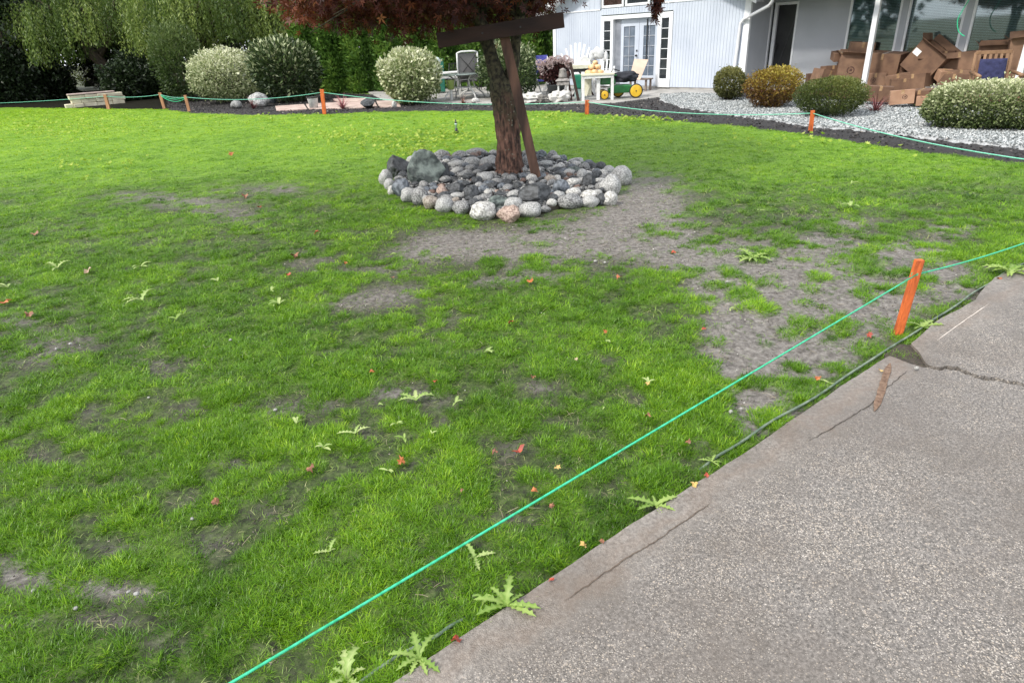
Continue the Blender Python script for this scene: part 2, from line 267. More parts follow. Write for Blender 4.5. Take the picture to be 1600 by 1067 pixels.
def sheet(name, poly, z, mt, step=.12, amp=.012, o=0, wob=.04, drop=.05):
    P = np.array(poly)[:, :2]; mn_, mx_ = P.min(0), P.max(0); xs = np.arange(mn_[0]-.3, mx_[0]+.3, step); ys_ = np.arange(mn_[1]-.3, mx_[1]+.3, step)
    X, Y = np.meshgrid(xs, ys_, indexing='ij'); X = X+(vnoise(X, Y, .3, o)-.5)*wob; Y = Y+(vnoise(X, Y, .3, o+1)-.5)*wob
    ins = inpoly(X, Y, poly); Z = np.where(ins, z+(fbm(X, Y, .35, o, 3)-.5)*2*amp, z-drop); i = np.arange(X.size).reshape(X.shape)
    Fc = np.stack([i[:-1, :-1], i[1:, :-1], i[1:, 1:], i[:-1, 1:]], -1).reshape(-1, 4); keep = ins.ravel()[Fc].any(1)
    o_ = link(name, npmesh(name, np.stack([X, Y, Z], -1).reshape(-1, 3), Fc[keep], smooth=True), mt); o_['kind'] = 'structure'; return o_
M_mulch = mat('mulch', (.008, .0075, .0075), (.03, .027, .026), scale=30, rough=.85, bump=1, bscale=60)
M_litter = mat('leaf_litter', (.004, .005, .003), (.016, .014, .008), scale=14, spec=.1, rough=.95, bump=1, bscale=40)
M_gravb = mat('gravel_bed', (.24, .25, .25), (.45, .46, .46), scale=40, rough=.8, bump=1, bscale=60)
sheet('mulch_bed', gBed, .022, M_mulch, .15, .02, 40)
sheet('leaf_litter', gLit, .01, M_litter, .25, .02, 50)
sheet('gravel_bed', gGrav, .055, M_gravb, .10, .012, 60, drop=.07)
M_conc = mat('patio_concrete', (.26, .25, .23), (.4, .385, .36), scale=2.5, rough=.7, bump=.4, bscale=80)
PAT = [(600, 157), (690, 160), (760, 161), (880, 162), (962, 160), (1030, 151.5), (1085, 149), (1130, 149)]
gp = [tuple(p)[:2] for p in GP(PAT, .05)]; hl = KH+DH*0.3+NH*.6; hr = KH-DH*8+NH*.6
MB().prism(gp+[(hl[0], hl[1]), (hr[0]-1, hr[1]+1.5), (-5.5, 28)], -.06, .05).build('patio', M_conc, bevel=.01)['kind'] = 'structure'
M_pink = mat('path_stone', (.38, .27, .23), (.52, .42, .36), scale=4, rough=.75, bump=.4, bscale=60)
pth = bpy.data.objects.new('path', None); C.objects.link(pth); pth['kind'] = 'structure'
for i, q in enumerate([[(430, 166), (475, 163), (480, 170), (432, 173)], [(478, 163), (530, 160), (536, 169), (482, 170)], [(534, 160), (585, 158.5), (590, 167), (540, 169)], [(588, 158.5), (622, 158), (626, 166), (593, 167)], [(520, 155), (575, 154), (582, 158), (528, 159)]]):
    MB().prism([tuple(G(x, y, .05))[:2] for x, y in q], 0, .052+.004*i).build('flagstone', M_pink, pth, bevel=.012)
# ================= DRIVEWAY =================
def concmat():
    m = bpy.data.materials.new('driveway_concrete'); m.use_nodes = True; t = m.node_tree; p = t.nodes['Principled BSDF']; N = t.nodes.new; l = t.links.new
    c = N('ShaderNodeTexCoord'); o = c.outputs['Object']
    def noise(s, d=6, r=.6, src=o): n = N('ShaderNodeTexNoise'); n.inputs['Scale'].default_value = s; n.inputs['Detail'].default_value = d; n.inputs['Roughness'].default_value = r; l(src, n.inputs[0]); return n.outputs['Fac']
    def mth(op, a, b=0., b2=None, cl=False):
        q = N('ShaderNodeMath'); q.operation = op; q.use_clamp = cl
        for i, v in enumerate([a, b]+([b2] if b2 is not None else [])):
            if isinstance(v, (int, float)): q.inputs[i].default_value = v
            else: l(v, q.inputs[i])
        return q.outputs[0]
    def ramp(src, st):
        r = N('ShaderNodeValToRGB'); e = r.color_ramp.elements
        while len(e) < len(st): e.new(.5)
        for i, (q, k) in enumerate(st): e[i].position = q; e[i].color = (*((k,)*3 if isinstance(k, float) else k), 1)
        l(src, r.inputs[0]); return r.outputs[0]
    def mix(f, a, b, ty='MIX'):
        q = N('ShaderNodeMixRGB'); q.blend_type = ty
        for i, v in enumerate([f, a, b]):
            if isinstance(v, (float, int)): q.inputs[i].default_value = v
            elif isinstance(v, tuple): q.inputs[i].default_value = (*v, 1)
            else: l(v, q.inputs[i])
        return q.outputs[0]
    v = N('ShaderNodeTexVoronoi'); v.inputs['Scale'].default_value = 215; dst = N('ShaderNodeTexNoise'); dst.inputs['Scale'].default_value = 60; l(o, dst.inputs[0]); dm = N('ShaderNodeVectorMath'); dm.operation = 'MULTIPLY_ADD'; l(dst.outputs['Color'], dm.inputs[0]); dm.inputs[1].default_value = (.014, .014, .014); l(o, dm.inputs[2]); l(dm.outputs[0], v.inputs[0])
    v2 = N('ShaderNodeTexVoronoi'); v2.inputs['Scale'].default_value = 120; l(dm.outputs[0], v2.inputs[0])
    cem = ramp(noise(90, 8, .7), [(.34, (.045, .043, .04)), (.5, (.155, .147, .138)), (.68, (.33, .31, .29))])
    sp = N('ShaderNodeSeparateColor'); l(v.outputs['Color'], sp.inputs[0])
    agg = ramp(sp.outputs[0], [(0, (.07, .066, .06)), (.45, (.15, .14, .125)), (.72, (.32, .29, .26)), (.9, (.50, .46, .41)), (1, (.74, .70, .63))])
    wear = ramp(mth('ADD', noise(1.3, 7, .7), mth('MULTIPLY', noise(9, 5, .6), .3)), [(.54, 0.), (.76, 1.)])       # how much aggregate shows
    near = mth('LESS_THAN', v.outputs['Distance'], mth('MULTIPLY_ADD', wear, .28, .30))
    col = mix(mth('MULTIPLY', near, .85), cem, agg)
    sp2 = N('ShaderNodeSeparateColor'); l(v2.outputs['Color'], sp2.inputs[0])
    big = mth('MULTIPLY', mth('GREATER_THAN', sp2.outputs[1], mth('MULTIPLY_ADD', wear, -.28, .93)), mth('LESS_THAN', v2.outputs['Distance'], .36)); col = mix(big, col, (.42, .37, .31))
    # distance from the slab's edge, for its trowelled margin
    e0, e1 = np.array(gE[2]), np.array(gE[-1]); dd = (e1-e0)/np.linalg.norm(e1-e0); nn = np.array([dd[1], -dd[0], 0])
    dp = N('ShaderNodeVectorMath'); dp.operation = 'DOT_PRODUCT'; l(o, dp.inputs[0]); dp.inputs[1].default_value = tuple(nn)
    dist = mth('SUBTRACT', dp.outputs['Value'], float(e0@nn)); distn = mth('ADD', dist, mth('MULTIPLY_ADD', noise(3, 5, .6), .34, -.17))
    marg = ramp(distn, [(.0, 1.), (.13, .85), (.22, 0.)]); mcol = ramp(noise(60, 8, .75), [(.35, (.11, .10, .09)), (.52, (.25, .233, .212)), (.7, (.40, .375, .345))])
    col = mix(mth('MULTIPLY', marg, .8), col, mcol)
    stain = ramp(noise(.9, 8, .72), [(.42, 0.), (.6, 1.)]); col = mix(mth('MULTIPLY', stain, .68), col, (.12, .102, .084), 'MIX')
    brown = ramp(mth('ADD', distn, mth('MULTIPLY', noise(5, 6, .7), .3)), [(.17, 0.), (.24, .22), (.30, 0.)]); col = mix(brown, col, (.19, .125, .08))
    col = mix(1., col, (.95, .92, .89), 'MULTIPLY'); l(col, p.inputs['Base Color'])
    wet = ramp(noise(.9, 8, .72), [(.42, .62), (.6, .3)]); l(mth('ADD', wet, mth('MULTIPLY', noise(140, 3), .15)), p.inputs['Roughness'])
    b = N('ShaderNodeBump'); b.inputs['Strength'].default_value = .8; b.inputs['Distance'].default_value = .004
    h = mth('ADD', mth('MULTIPLY', mth('SUBTRACT', .5, v.outputs['Distance']), wear), mth('MULTIPLY', noise(200, 4, .7), .6)); l(h, b.inputs['Height']); l(b.outputs[0], p.inputs['Normal'])
    return m
M_drive = concmat()
drv = bpy.data.objects.new('driveway', None); C.objects.link(drv); drv['kind'] = 'structure'
crk = [(1449, 578), (1462, 581), (1478, 580), (1496, 582), (1510, 588), (1525, 594), (1543, 598), (1562, 600), (1580, 604), (1605, 609), (1680, 622)]
gc = [np.array(p) for p in GP(crk)]
for _ in range(2):
    q = [gc[0]]
    for a, b in zip(gc[:-1], gc[1:]): q += [(a+b)/2+np.array([random.uniform(-1, 1), random.uniform(-1, 1), 0])*.008, b]
    gc = q
wd = [.007+.009*abs(math.sin(i*.9))*(1.4 if 8 < i < 24 else .6) for i in range(len(gc))]
def rough_line(pts, sub=3, amp=.004):
    P = [np.array(p) for p in pts]
    for k in range(sub):
        q = [P[0]]
        for a, b in zip(P[:-1], P[1:]): q += [(a+b)/2+np.array([random.uniform(-1, 1), random.uniform(-1, 1), 0])*amp/(k+1), b]
        P = q
    return [(p[0], p[1]) for p in P]
ex = np.array([14, -1.5, 0]); crN = [(c[0]-.3*w, c[1]-w) for c, w in zip(gc, wd)]; crF = [(c[0]+.3*w, c[1]+w) for c, w in zip(gc, wd)]
MB().prism([e_back[:2]]+rough_line(gE+gN[:5])+crN+[(14, gc[-1][1]-1.2), (14, -5), (-2, -6)], -.09, .02).build('slab', M_drive, drv, bevel=.006)
MB().prism(rough_line(gN[4:]+gE2)+[e_far[:2], (14, gc[-1][1]-1.1)]+crF[::-1], -.09, .028).build('slab', M_drive, drv, bevel=.006)
def ribbon(px, w, z, jit=.3, wob=.0022):
    P = [np.array(p)[:2] for p in GP(px, z)]
    for _ in range(3):
        q = [P[0]]
        for a, b in zip(P[:-1], P[1:]): q += [(a+b)/2+rng.normal(size=2)*wob, b]
        P = q
    mb = MB(); n = len(P); L_, R_ = [], []
    for i, p in enumerate(P):
        d = P[min(i+1, n-1)]-P[max(i-1, 0)]; d /= np.linalg.norm(d); s = np.array([-d[1], d[0]]); ww = w*(1+jit*random.uniform(-1, 1))*(min(1, .15+min(i, n-1-i)*.25))
        L_.append(p+s*ww/2); R_.append(p-s*ww/2)
    vs = [(*q, z) for q in L_+R_]; return mb.add(vs, [(i, i+1, n+i+1, n+i) for i in range(n-1)])
M_dirt = mat('crack_dirt', (.025, .02, .015), (.07, .055, .04), scale=60, rough=.95, bump=.6)
M_rust = mat('rusty_joint', (.11, .062, .038), (.23, .15, .10), scale=45, rough=.9, bump=1, bscale=120)
ribbon([(1419, 578), (1400, 594), (1381, 611), (1362, 630), (1330, 651), (1300, 669), (1262, 690)], .0035, .0235).build('hairline_crack', M_dirt, drv)
ribbon([(1110, 786), (1092, 797), (1050, 826), (1020, 848), (985, 868), (930, 905), (880, 938)], .004, .0235).build('hairline_crack', mat('brown_groove', (.07, .05, .035), (.13, .10, .075), scale=50, rough=.95), drv)
ribbon([(1391, 567), (1383, 590), (1376, 615), (1366, 642)], .034, .025, .10, .0006).build('rusty_joint_strip', M_rust, drv)
nf = [tuple(np.array(p)*1.0)[:2] for p in [gE[-1]]+gN[:6]+gN[6:]+[gE2[0]]]; MB().prism([tuple(p[:2]) for p in GP([(1380, 556), (1384, 563), (1408, 569), (1436, 580), (1452, 580), (1447, 570), (1436, 555), (1424, 541), (1404, 540)], 0)], -.08, .012).build('dirt_fill', M_dirt, drv, bevel=.006)
M_pale = mat('mortar_line', (.5, .44, .38), (.62, .56, .5), scale=60, rough=.85)
ribbon([(1464, 532), (1490, 513), (1515, 495), (1546, 474)], .005, .0305, .3, .0005).build('pale_seam', M_pale, drv)
# ================= instanced litter (geometry nodes) =================
def instancer(name, protos, P, scl, rot, tint, pick, zs=None, kind='stuff'):
    me = bpy.data.meshes.new(name); n = len(P); me.vertices.add(n); me.vertices.foreach_set('co', np.asarray(P, np.float32).ravel())
    for k, a, ty in (('scl', scl, 'FLOAT_VECTOR'), ('rot', rot, 'FLOAT_VECTOR'), ('tint', tint, 'FLOAT'), ('pick', pick, 'INT')):
        t = me.attributes.new(k, ty, 'POINT')
        if ty == 'FLOAT_VECTOR': t.data.foreach_set('vector', np.asarray(a, np.float32).ravel())
        else: t.data.foreach_set('value', np.asarray(a, np.int32 if ty == 'INT' else np.float32))
    o = link(name, me); g = bpy.data.node_groups.new(name, 'GeometryNodeTree'); g.interface.new_socket('Geometry', in_out='INPUT', socket_type='NodeSocketGeometry'); g.interface.new_socket('Geometry', in_out='OUTPUT', socket_type='NodeSocketGeometry')
    N = g.nodes.new; l = g.links.new; gi = N('NodeGroupInput'); go = N('NodeGroupOutput'); ip = N('GeometryNodeInstanceOnPoints'); ji = N('GeometryNodeJoinGeometry')
    for p_ in protos[::-1]:
        oi = N('GeometryNodeObjectInfo'); oi.inputs['Object'].default_value = p_; oi.inputs['As Instance'].default_value = True; l(oi.outputs['Geometry'], ji.inputs[0])
    def at(nm, ty): a = N('GeometryNodeInputNamedAttribute'); a.data_type = ty; a.inputs[0].default_value = nm; return a.outputs[0]
    l(gi.outputs[0], ip.inputs['Points']); l(ji.outputs[0], ip.inputs['Instance']); ip.inputs['Pick Instance'].default_value = True
    l(at('pick', 'INT'), ip.inputs['Instance Index']); er = N('FunctionNodeEulerToRotation'); l(at('rot', 'FLOAT_VECTOR'), er.inputs[0]); l(er.outputs[0], ip.inputs['Rotation']); l(at('scl', 'FLOAT_VECTOR'), ip.inputs['Scale'])
    l(ip.outputs[0], go.inputs[0]); md = o.modifiers.new('scatter', 'NODES'); md.node_group = g; o['kind'] = kind; return o
def proto(name, me, mt):
    o = bpy.data.objects.new(name, me); me.materials.append(mt); return o
def tuft(nb, r, h, w, lean, curl, seg=3):
    V, F3 = [], []
    for i in range(nb):
        a = random.uniform(0, 6.283); q = r*math.sqrt(random.random()); x, y = q*math.cos(a), q*math.sin(a); d = random.gauss(a, 1.1); ln = h*random.uniform(.55, 1.15); ww = w*random.uniform(.7, 1.2)
        el = math.pi/2-abs(random.gauss(lean, lean*.5)); p = np.array([x, y, -.006]); tw = random.uniform(-.7, .7); sd_ = np.array([-math.sin(d+tw), math.cos(d+tw), 0]); o = len(V)
        for k in range(seg+1):
            f = 1-(k/seg)**1.6
            if k == seg: V.append(p.copy())
            else: V.append(p-sd_*ww/2*max(f, .3)); V.append(p+sd_*ww/2*max(f, .3))
            el -= curl*random.uniform(.4, 1.5)/seg; p = p+np.array([math.cos(d)*math.cos(el), math.sin(d)*math.cos(el), math.sin(el)])*ln/seg
        for k in range(seg-1): a_ = o+2*k; F3 += [(a_, a_+1, a_+3), (a_, a_+3, a_+2)]
        a_ = o+2*(seg-1); F3.append((a_, a_+1, a_+2))
    return npmesh('grass_tuft', V, F3)
M_grass = leafmat('grass_blade', [(0, (.022, .065, .004)), (.25, (.062, .155, .006)), (.5, (.122, .275, .010)), (.75, (.225, .425, .016)), (1, (.40, .59, .035))], transl=.42, rough=.36, inst=True)
M_thin = leafmat('thin_grass_blade', [(0, (.03, .06, .010)), (.4, (.10, .19, .02)), (.7, (.20, .31, .05)), (1, (.38, .38, .18))], transl=.25, rough=.5, inst=True)
TUFT = [proto('tuft', tuft(22, .036, .052, .0040, .42, 1.0, 4), M_grass) for _ in range(5)]
THIN = [proto('thin_tuft', tuft(10, .06, .045, .0028, 1.1, 1.3, 4), M_thin) for _ in range(4)]
def lawnpts(n, y0, y1, x_m=1.0):
    Y = np.sqrt(rng.random(n)*(y1**2-y0**2)+y0**2); Wd = .98*Y+.35; X = (rng.random(n)*2-1)*Wd
    k = inpoly(X, Y, LAWN) & ~inpoly(X, Y, RING); X, Y = X[k], Y[k]; return X, Y
def zlawn(X, Y): return -.012+(fbm(X, Y, .25, 21, 3)-.5)*.03
def grass(bands, kind):
    Ps, Ss, Rs, Ts = [], [], [], []
    for y0, y1, dens, sxy, sz in bands:
        area = .98*(y1**2-y0**2)+.7*(y1-y0); X, Y = lawnpts(int(area*dens), y0, y1); L_, far, Q = lush(X, Y); n = len(X)
        if kind == 'lush':
            k = rng.random(n) < np.clip((L_-.42)*4., 0, 1)
            size = np.clip(.35+(L_-.5)*1.15, .35, 1.12)*(1-.35*far)
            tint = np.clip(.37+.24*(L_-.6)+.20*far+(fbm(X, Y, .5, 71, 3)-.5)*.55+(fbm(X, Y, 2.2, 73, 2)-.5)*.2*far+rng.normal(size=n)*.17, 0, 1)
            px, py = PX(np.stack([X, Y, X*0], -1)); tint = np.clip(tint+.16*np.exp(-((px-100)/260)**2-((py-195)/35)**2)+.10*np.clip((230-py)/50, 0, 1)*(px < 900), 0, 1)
        else:
            k = rng.random(n) < np.clip((Q-.02)*1.15, .10, 1)*np.clip(1.15-far, .05, 1); size = .75+.5*rng.random(n)*np.clip(Q+.3, .4, 1); tint = np.clip(.42+.3*rng.normal(size=n)+.1*far, 0, 1)
        X, Y, size, tint = X[k], Y[k], size[k], tint[k]; n = len(X); Ps.append(np.stack([X, Y, zlawn(X, Y)], 1)); j = rng.uniform(.8, 1.25, n)
        Ss.append(np.stack([size*sxy*j, size*sxy*j, size*sz*rng.uniform(.75, 1.25, n)], 1)); Rs.append(np.stack([rng.normal(size=n)*.1, rng.normal(size=n)*.1, rng.random(n)*6.283], 1)); Ts.append(tint)
    P = np.concatenate(Ps); n = len(P); pr = TUFT if kind == 'lush' else THIN
    return instancer('grass' if kind == 'lush' else 'thin_grass', pr, P, np.concatenate(Ss), np.concatenate(Rs), np.concatenate(Ts), rng.integers(0, len(pr), n))
GD = 1.
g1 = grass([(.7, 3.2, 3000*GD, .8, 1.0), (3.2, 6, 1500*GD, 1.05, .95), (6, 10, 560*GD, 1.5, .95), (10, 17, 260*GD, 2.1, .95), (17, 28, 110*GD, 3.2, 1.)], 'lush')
g2 = grass([(.7, 3.2, 2000, .9, 1.), (3.2, 6, 1000, 1.2, 1.), (6, 11, 420, 1.7, 1.)], 'thin')
print('grass', len(g1.data.vertices), len(g2.data.vertices))
# grass leaning over the driveway's edge
# small ground debris: pale straws and pebbles on the bare soil
def pebble(r, sub=1, amp=.25, seed=0, sq=.7):
    mb = MB().blob((0, 0, 0), (r, r*.8, r*sq), sub, amp, seed); me = bpy.data.meshes.new('pebble'); me.from_pydata(mb.v, [], mb.f); return me
def instcol(name, stops, rough=.7):
    m = leafmat(name, stops, transl=.0, rough=rough, inst=True); return m
M_peb = instcol('gravel_stone', [(0, (.08, .09, .09)), (.4, (.25, .27, .27)), (.8, (.44, .465, .465)), (1, (.62, .62, .60))])
M_chip = instcol('bark_chip', [(0, (.012, .011, .011)), (.6, (.045, .04, .04)), (.9, (.10, .09, .085)), (1, (.26, .23, .2))], .8)
M_deb = instcol('soil_crumb', [(0, (.03, .025, .02)), (.5, (.12, .10, .085)), (.9, (.28, .25, .21)), (1, (.7, .68, .62))], .9)
PEB = [proto('pebble', pebble(.02, 1, .3, i), M_peb) for i in range(4)]
CH_ = [proto('chip', pebble(.022, 1, .3, i+9, .35), M_chip) for i in range(3)]
DEB = [proto('crumb', pebble(.0055, 1, .4, i+20, .6), M_deb) for i in range(3)]
STR = []
for i in range(2):
    mb = MB(); L_ = .045; mb.tube([(-L_/2, 0, .002), (0, random.uniform(-.006, .006), .006), (L_/2, 0, .002)], .0008, 3); me = bpy.data.meshes.new('straw'); me.from_pydata(mb.v, [], mb.f); STR.append(proto('straw', me, instcol('dry_straw', [(0, (.12, .09, .06)), (1, (.42, .36, .25))])))
def polypts(poly, n, ex=None):
    P = np.array(poly)[:, :2]; a, b = P.min(0), P.max(0); X = rng.uniform(a[0], b[0], n); Y = rng.uniform(a[1], b[1], n); k = inpoly(X, Y, poly)
    if ex: k &= ~inpoly(X, Y, ex)
    return X[k], Y[k]
def scatter(name, protos, X, Y, z, s0, s1, tint=None, zamp=.01):
    n = len(X); s = rng.uniform(s0, s1, n)[:, None]*np.ones(3); return instancer(name, protos, np.stack([X, Y, z+rng.random(n)*zamp], 1), s, rng.uniform(-1, 1, (n, 3))*np.array([.6, .6, 3.14]), rng.random(n) if tint is None else tint, rng.integers(0, len(protos), n))
X, Y = polypts(gGrav, 85000); scatter('gravel', PEB, X, Y, .052, .45, 1., zamp=.022)
X, Y = polypts([p for p in gBed], 70000, gGrav); scatter('bark_mulch', CH_, X, Y, .02, .5, 1.3, np.clip(rng.random(len(X))**1.4, 0, 1), zamp=.025)
def soilpts(n, y0, y1):
    X, Y = lawnpts(n, y0, y1); L_, f, Q = lush(X, Y); k = rng.random(len(X)) < np.clip(.95-L_*1.1, .04, 1); return X[k], Y[k]
X, Y = soilpts(34000, .8, 8); scatter('soil_crumbs', DEB, X, Y, -.013, .35, 1., rng.random(len(X))**1.3, .008)
X, Y = soilpts(14000, .8, 8); scatter('dry_straws', STR, X, Y, -.010, .5, 1.2, None, .01)
# ================= HOUSE =================
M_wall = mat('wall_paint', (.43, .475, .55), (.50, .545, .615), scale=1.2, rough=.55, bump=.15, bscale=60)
M_wall_shade = mat('shaded_wall_paint', (.36, .38, .41), (.42, .44, .47), scale=1.2, rough=.6, bump=.15, bscale=60)  # wall paint copied darker, porch roof shade put into its colour
M_trim = mat('white_trim', (.66, .68, .70), (.76, .77, .78), scale=5, rough=.45, bump=.1)
M_glass = mat('window_glass', (.012, .016, .02), (.03, .036, .04), scale=2, rough=.06, spec=1.)
M_dglass = mat('door_glass', (.10, .13, .17), (.17, .20, .25), scale=3, rough=.12, spec=.8)
M_dark = mat('dark_opening', (.006, .006, .007), (.015, .015, .017), scale=3, rough=.35)
M_roof = mat('roof_shingle', (.06, .058, .055), (.11, .105, .1), scale=12, rough=.9, bump=.6)
M_jamb = mat('grey_jamb', (.30, .32, .36), (.44, .46, .5), scale=6, rough=.5)
M_brick = mat('porch_edge_brick', (.16, .06, .045), (.26, .11, .085), scale=18, rough=.85, bump=.6)
M_black = mat('black_metal', (.012, .012, .013), (.03, .03, .032), scale=20, rough=.4)
hz = math.atan2(DH[1], DH[0]); Hs = thing('house', 'pale blue grey single storey house with white trim, french doors and a covered porch', 'house', KH, hz)
def hb(name, mt, boxes, parent=None, bevel=.004):
    mb = MB()
    for b in boxes: mb.box(((b[0]+b[1])/2, (b[2]+b[3])/2, (b[4]+b[5])/2), (b[1]-b[0], b[3]-b[2], b[5]-b[4]))
    return mb.build(name, mt, parent or Hs, bevel=bevel)
def siding(s0, s1, z0, z1, t=0., pitch=.1, gap=.007, mt=M_wall, par=None, name='wall', zf=None):
    mb = MB(); s = s0
    mb.prismy([(s0, z0), (s1, z0), (s1, zf(s1)-.01 if zf else z1), (s0, zf(s0)-.01 if zf else z1)], t+.012, t+.12)
    while s < s1-.01:
        e = min(s+pitch-gap, s1)
        if zf: mb.prismy([(s, z0), (e, z0), (e, zf(e)), (s, zf(s))], t, t+.014)
        else: mb.prismy([(s, z0), (e, z0), (e, z1), (s, z1)], t, t+.014)
        s += pitch
    return mb.build(name, mt, par or Hs)
ZB = .055; BAND = 2.35
hb('foundation', M_conc, [(-7.28, -.02, .02, .3, -.1, ZB+.06)])
siding(-7.25, -5.155, ZB+.05, BAND); siding(-2.415, -.1, ZB+.05, BAND+.05); siding(-5.155, -2.415, 2.2, BAND+.04)
AP = -3.72; SL = .45; zr = lambda s: 2.50+SL*(min(s, 2*AP-s)+7.3)
siding(-7.25, -5.2, BAND+.03, 0, t=.004, pitch=.2, zf=zr); siding(-3.22, -.12, BAND+.08, 0, t=.004, pitch=.2, zf=zr); siding(-5.2, -4.0, 3.1, 0, t=.004, pitch=.2, zf=zr); siding(-4.0, -3.22, 3.1, 0, t=.004, pitch=.2, zf=zr)
hb('band_trim', M_trim, [(-7.27, -5.2, -.018, -.001, BAND-.005, BAND+.03)]); hb('band_trim', M_trim, [(-3.2, -.1, -.018, -.001, BAND+.05, BAND+.085)])
hb('corner_trim', M_trim, [(-7.30, -7.17, -.03, .1, ZB, BAND+.15)]); hb('corner_trim', M_trim, [(-.16, .02, -.025, .06, ZB, BAND+.1)])
def rake(a, b, w, t0, t1, name='fascia', mt=M_trim):
    mb = MB(); mb.prismy([(a[0], a[1]-w), (b[0], b[1]-w), (b[0], b[1]), (a[0], a[1])], t0, t1); return mb.build(name, mt, Hs, bevel=.004)
rake((-7.95, zr(-7.95)+.12), (AP, zr(AP)+.12), .2, -.42, -.38); rake((AP, zr(AP)+.12), (.35, zr(.35)+.12), .2, -.42, -.38)
rake((-7.95, zr(-7.95)+.17), (AP, zr(AP)+.17), .045, -.45, 6, 'roof', M_roof); rake((AP, zr(AP)+.17), (.4, zr(.4)+.17), .045, -.45, 6, 'roof', M_roof)
rake((-7.95, zr(-7.95)-.02), (AP, zr(AP)-.02), .02, -.378, .0, 'soffit'); rake((AP, zr(AP)-.02), (.35, zr(.35)-.02), .02, -.378, .0, 'soffit')
hb('side_wall', M_wall, [(-7.24, -7.14, .12, 6, ZB, 2.5)])
def window(s0, s1, z0, z1, t, rows, cols, fw=.05, gm=M_glass, name='window', out=.02, deep=.05, blind=False, bars=.018, lab=None):
    f = MB(); 
    for b in ((s0, s1, z0, z0+fw), (s0, s1, z1-fw, z1), (s0, s0+fw, z0+fw, z1-fw), (s1-fw, s1, z0+fw, z1-fw)): f.box(((b[0]+b[1])/2, t-out+deep/2, (b[2]+b[3])/2), (b[1]-b[0], deep, b[3]-b[2]))
    o = f.build(name, M_trim, Hs, bevel=.004); a0, a1, c0, c1 = s0+fw, s1-fw, z0+fw, z1-fw; dw, dh = (a1-a0)/cols, (c1-c0)/rows
    pm = None
    for i in range(cols):
        for j in range(rows):
            mb = MB().box((a0+dw*(i+.5), t+.012, c0+dh*(j+.5)), (dw-bars*.5, .006, dh-bars*.5)); mb.build('pane', gm, o)
    if rows*cols > 1:
        mb = MB()
        for i in range(1, cols): mb.box((a0+dw*i, t, (c0+c1)/2), (bars, .02, c1-c0))
        for j in range(1, rows):
            for i in range(cols): mb.box((a0+dw*(i+.5), t, c0+dh*j), (dw-bars, .018, bars))
        mb.build('glazing_bar', M_trim, o)['kind'] = 'stuff'
    if blind:
        mb = MB(); z = c0+.02
        while z < c1: mb.box(((a0+a1)/2, t+.05, z), (a1-a0-.02, .03, .004), rot=(.5, 0, 0)); z += .034
        mb.build('blind', mat('blind_slat', (.22, .26, .26), (.34, .38, .38), rough=.5), o)
    return o
window(-5.14, -4.26, 2.40, 3.05, 0, 1, 1, .07, mat('upper_glass', (.03, .018, .014), (.06, .035, .03), rough=.08, spec=1.)); window(-4.2, -3.28, 2.40, 3.05, 0, 1, 1, .07, M_glass)
# french door assembly
hb('door_frame', M_trim, [(-5.15, -2.42, -.03, .0, 2.06, 2.17), (-5.15, -5.07, -.03, .0, .14, 2.06), (-4.73, -4.65, -.03, .12, .14, 2.06), (-2.94, -2.86, -.03, .12, .14, 2.06), (-2.51, -2.42, -.03, 0, .14, 2.06), (-5.15, -4.73, -.028, 0, .10, .30), (-2.86, -2.42, -.028, 0, .10, .30)])
window(-5.07, -4.73, .30, 2.06, .0, 6, 1, .035); window(-2.86, -2.51, .30, 2.06, .0, 6, 1, .045)
hb('jamb', M_jamb, [(-4.65, -4.44, .10, .16, .10, 2.06)], bevel=0); mb = MB()
for i in range(5): mb.box((-4.63+.04*i, .085, 1.08), (.014, .03, 1.96))
mb.build('folded_screen', M_jamb, Hs)
def fdoor(s0, s1, g0, g1, t=.13):
    d = MB(); z0, z1 = .12, 2.05
    for b in ((s0, g0, z0, z1), (g1, s1, z0, z1), (g0, g1, z0, .42), (g0, g1, 1.84, z1)): d.box(((b[0]+b[1])/2, t, (b[2]+b[3])/2), (b[1]-b[0], .045, b[3]-b[2]))
    o = d.build('french_door', M_wall, Hs); w, h = (g1-g0)/2, 1.42/5
    for i in range(2):
        for j in range(5): MB().box((g0+w*(i+.5), t+.005, .42+h*(j+.5)), (w-.016, .008, h-.016)).build('pane', M_dglass, o)
    mb = MB().box(((g0+g1)/2, t-.012, 1.13), (.016, .02, 1.42))
    for j in range(1, 5): mb.box(((g0+g1)/2, t-.010, .42+h*j), (g1-g0, .014, .016))
    mb.build('glazing_bar', M_jamb, o)['kind'] = 'stuff'; return o
dl = fdoor(-4.43, -3.72, -4.32, -3.88); dr_ = fdoor(-3.71, -2.95, -3.55, -3.12)
mb = MB().lathe([(.03, 0), (.03, .01), (.012, .02), (.012, .045), (.028, .05), (.028, .07), (.01, .08)], 12, (-3.78, .10, 1.0), 'y'); o = mb.build('handle', M_black, dl, True); 
for v in o.data.vertices: v.co.y = .10-(v.co.y-.10)
MB().lathe([(.028, -.015), (.028, .012)], 12, (-3.78, .10, 1.14), 'y').build('deadbolt', M_black, dl)
MB().box((-3.40, .08, 1.45), (.03, .02, 1.15)).build('screen_edge', M_black, Hs)
hb('door_recess', M_jamb, [(-4.65, -2.94, .16, .24, .06, 2.12)], bevel=0); hb('threshold', M_conc, [(-4.65, -2.94, -.06, .12, .04, .11)])
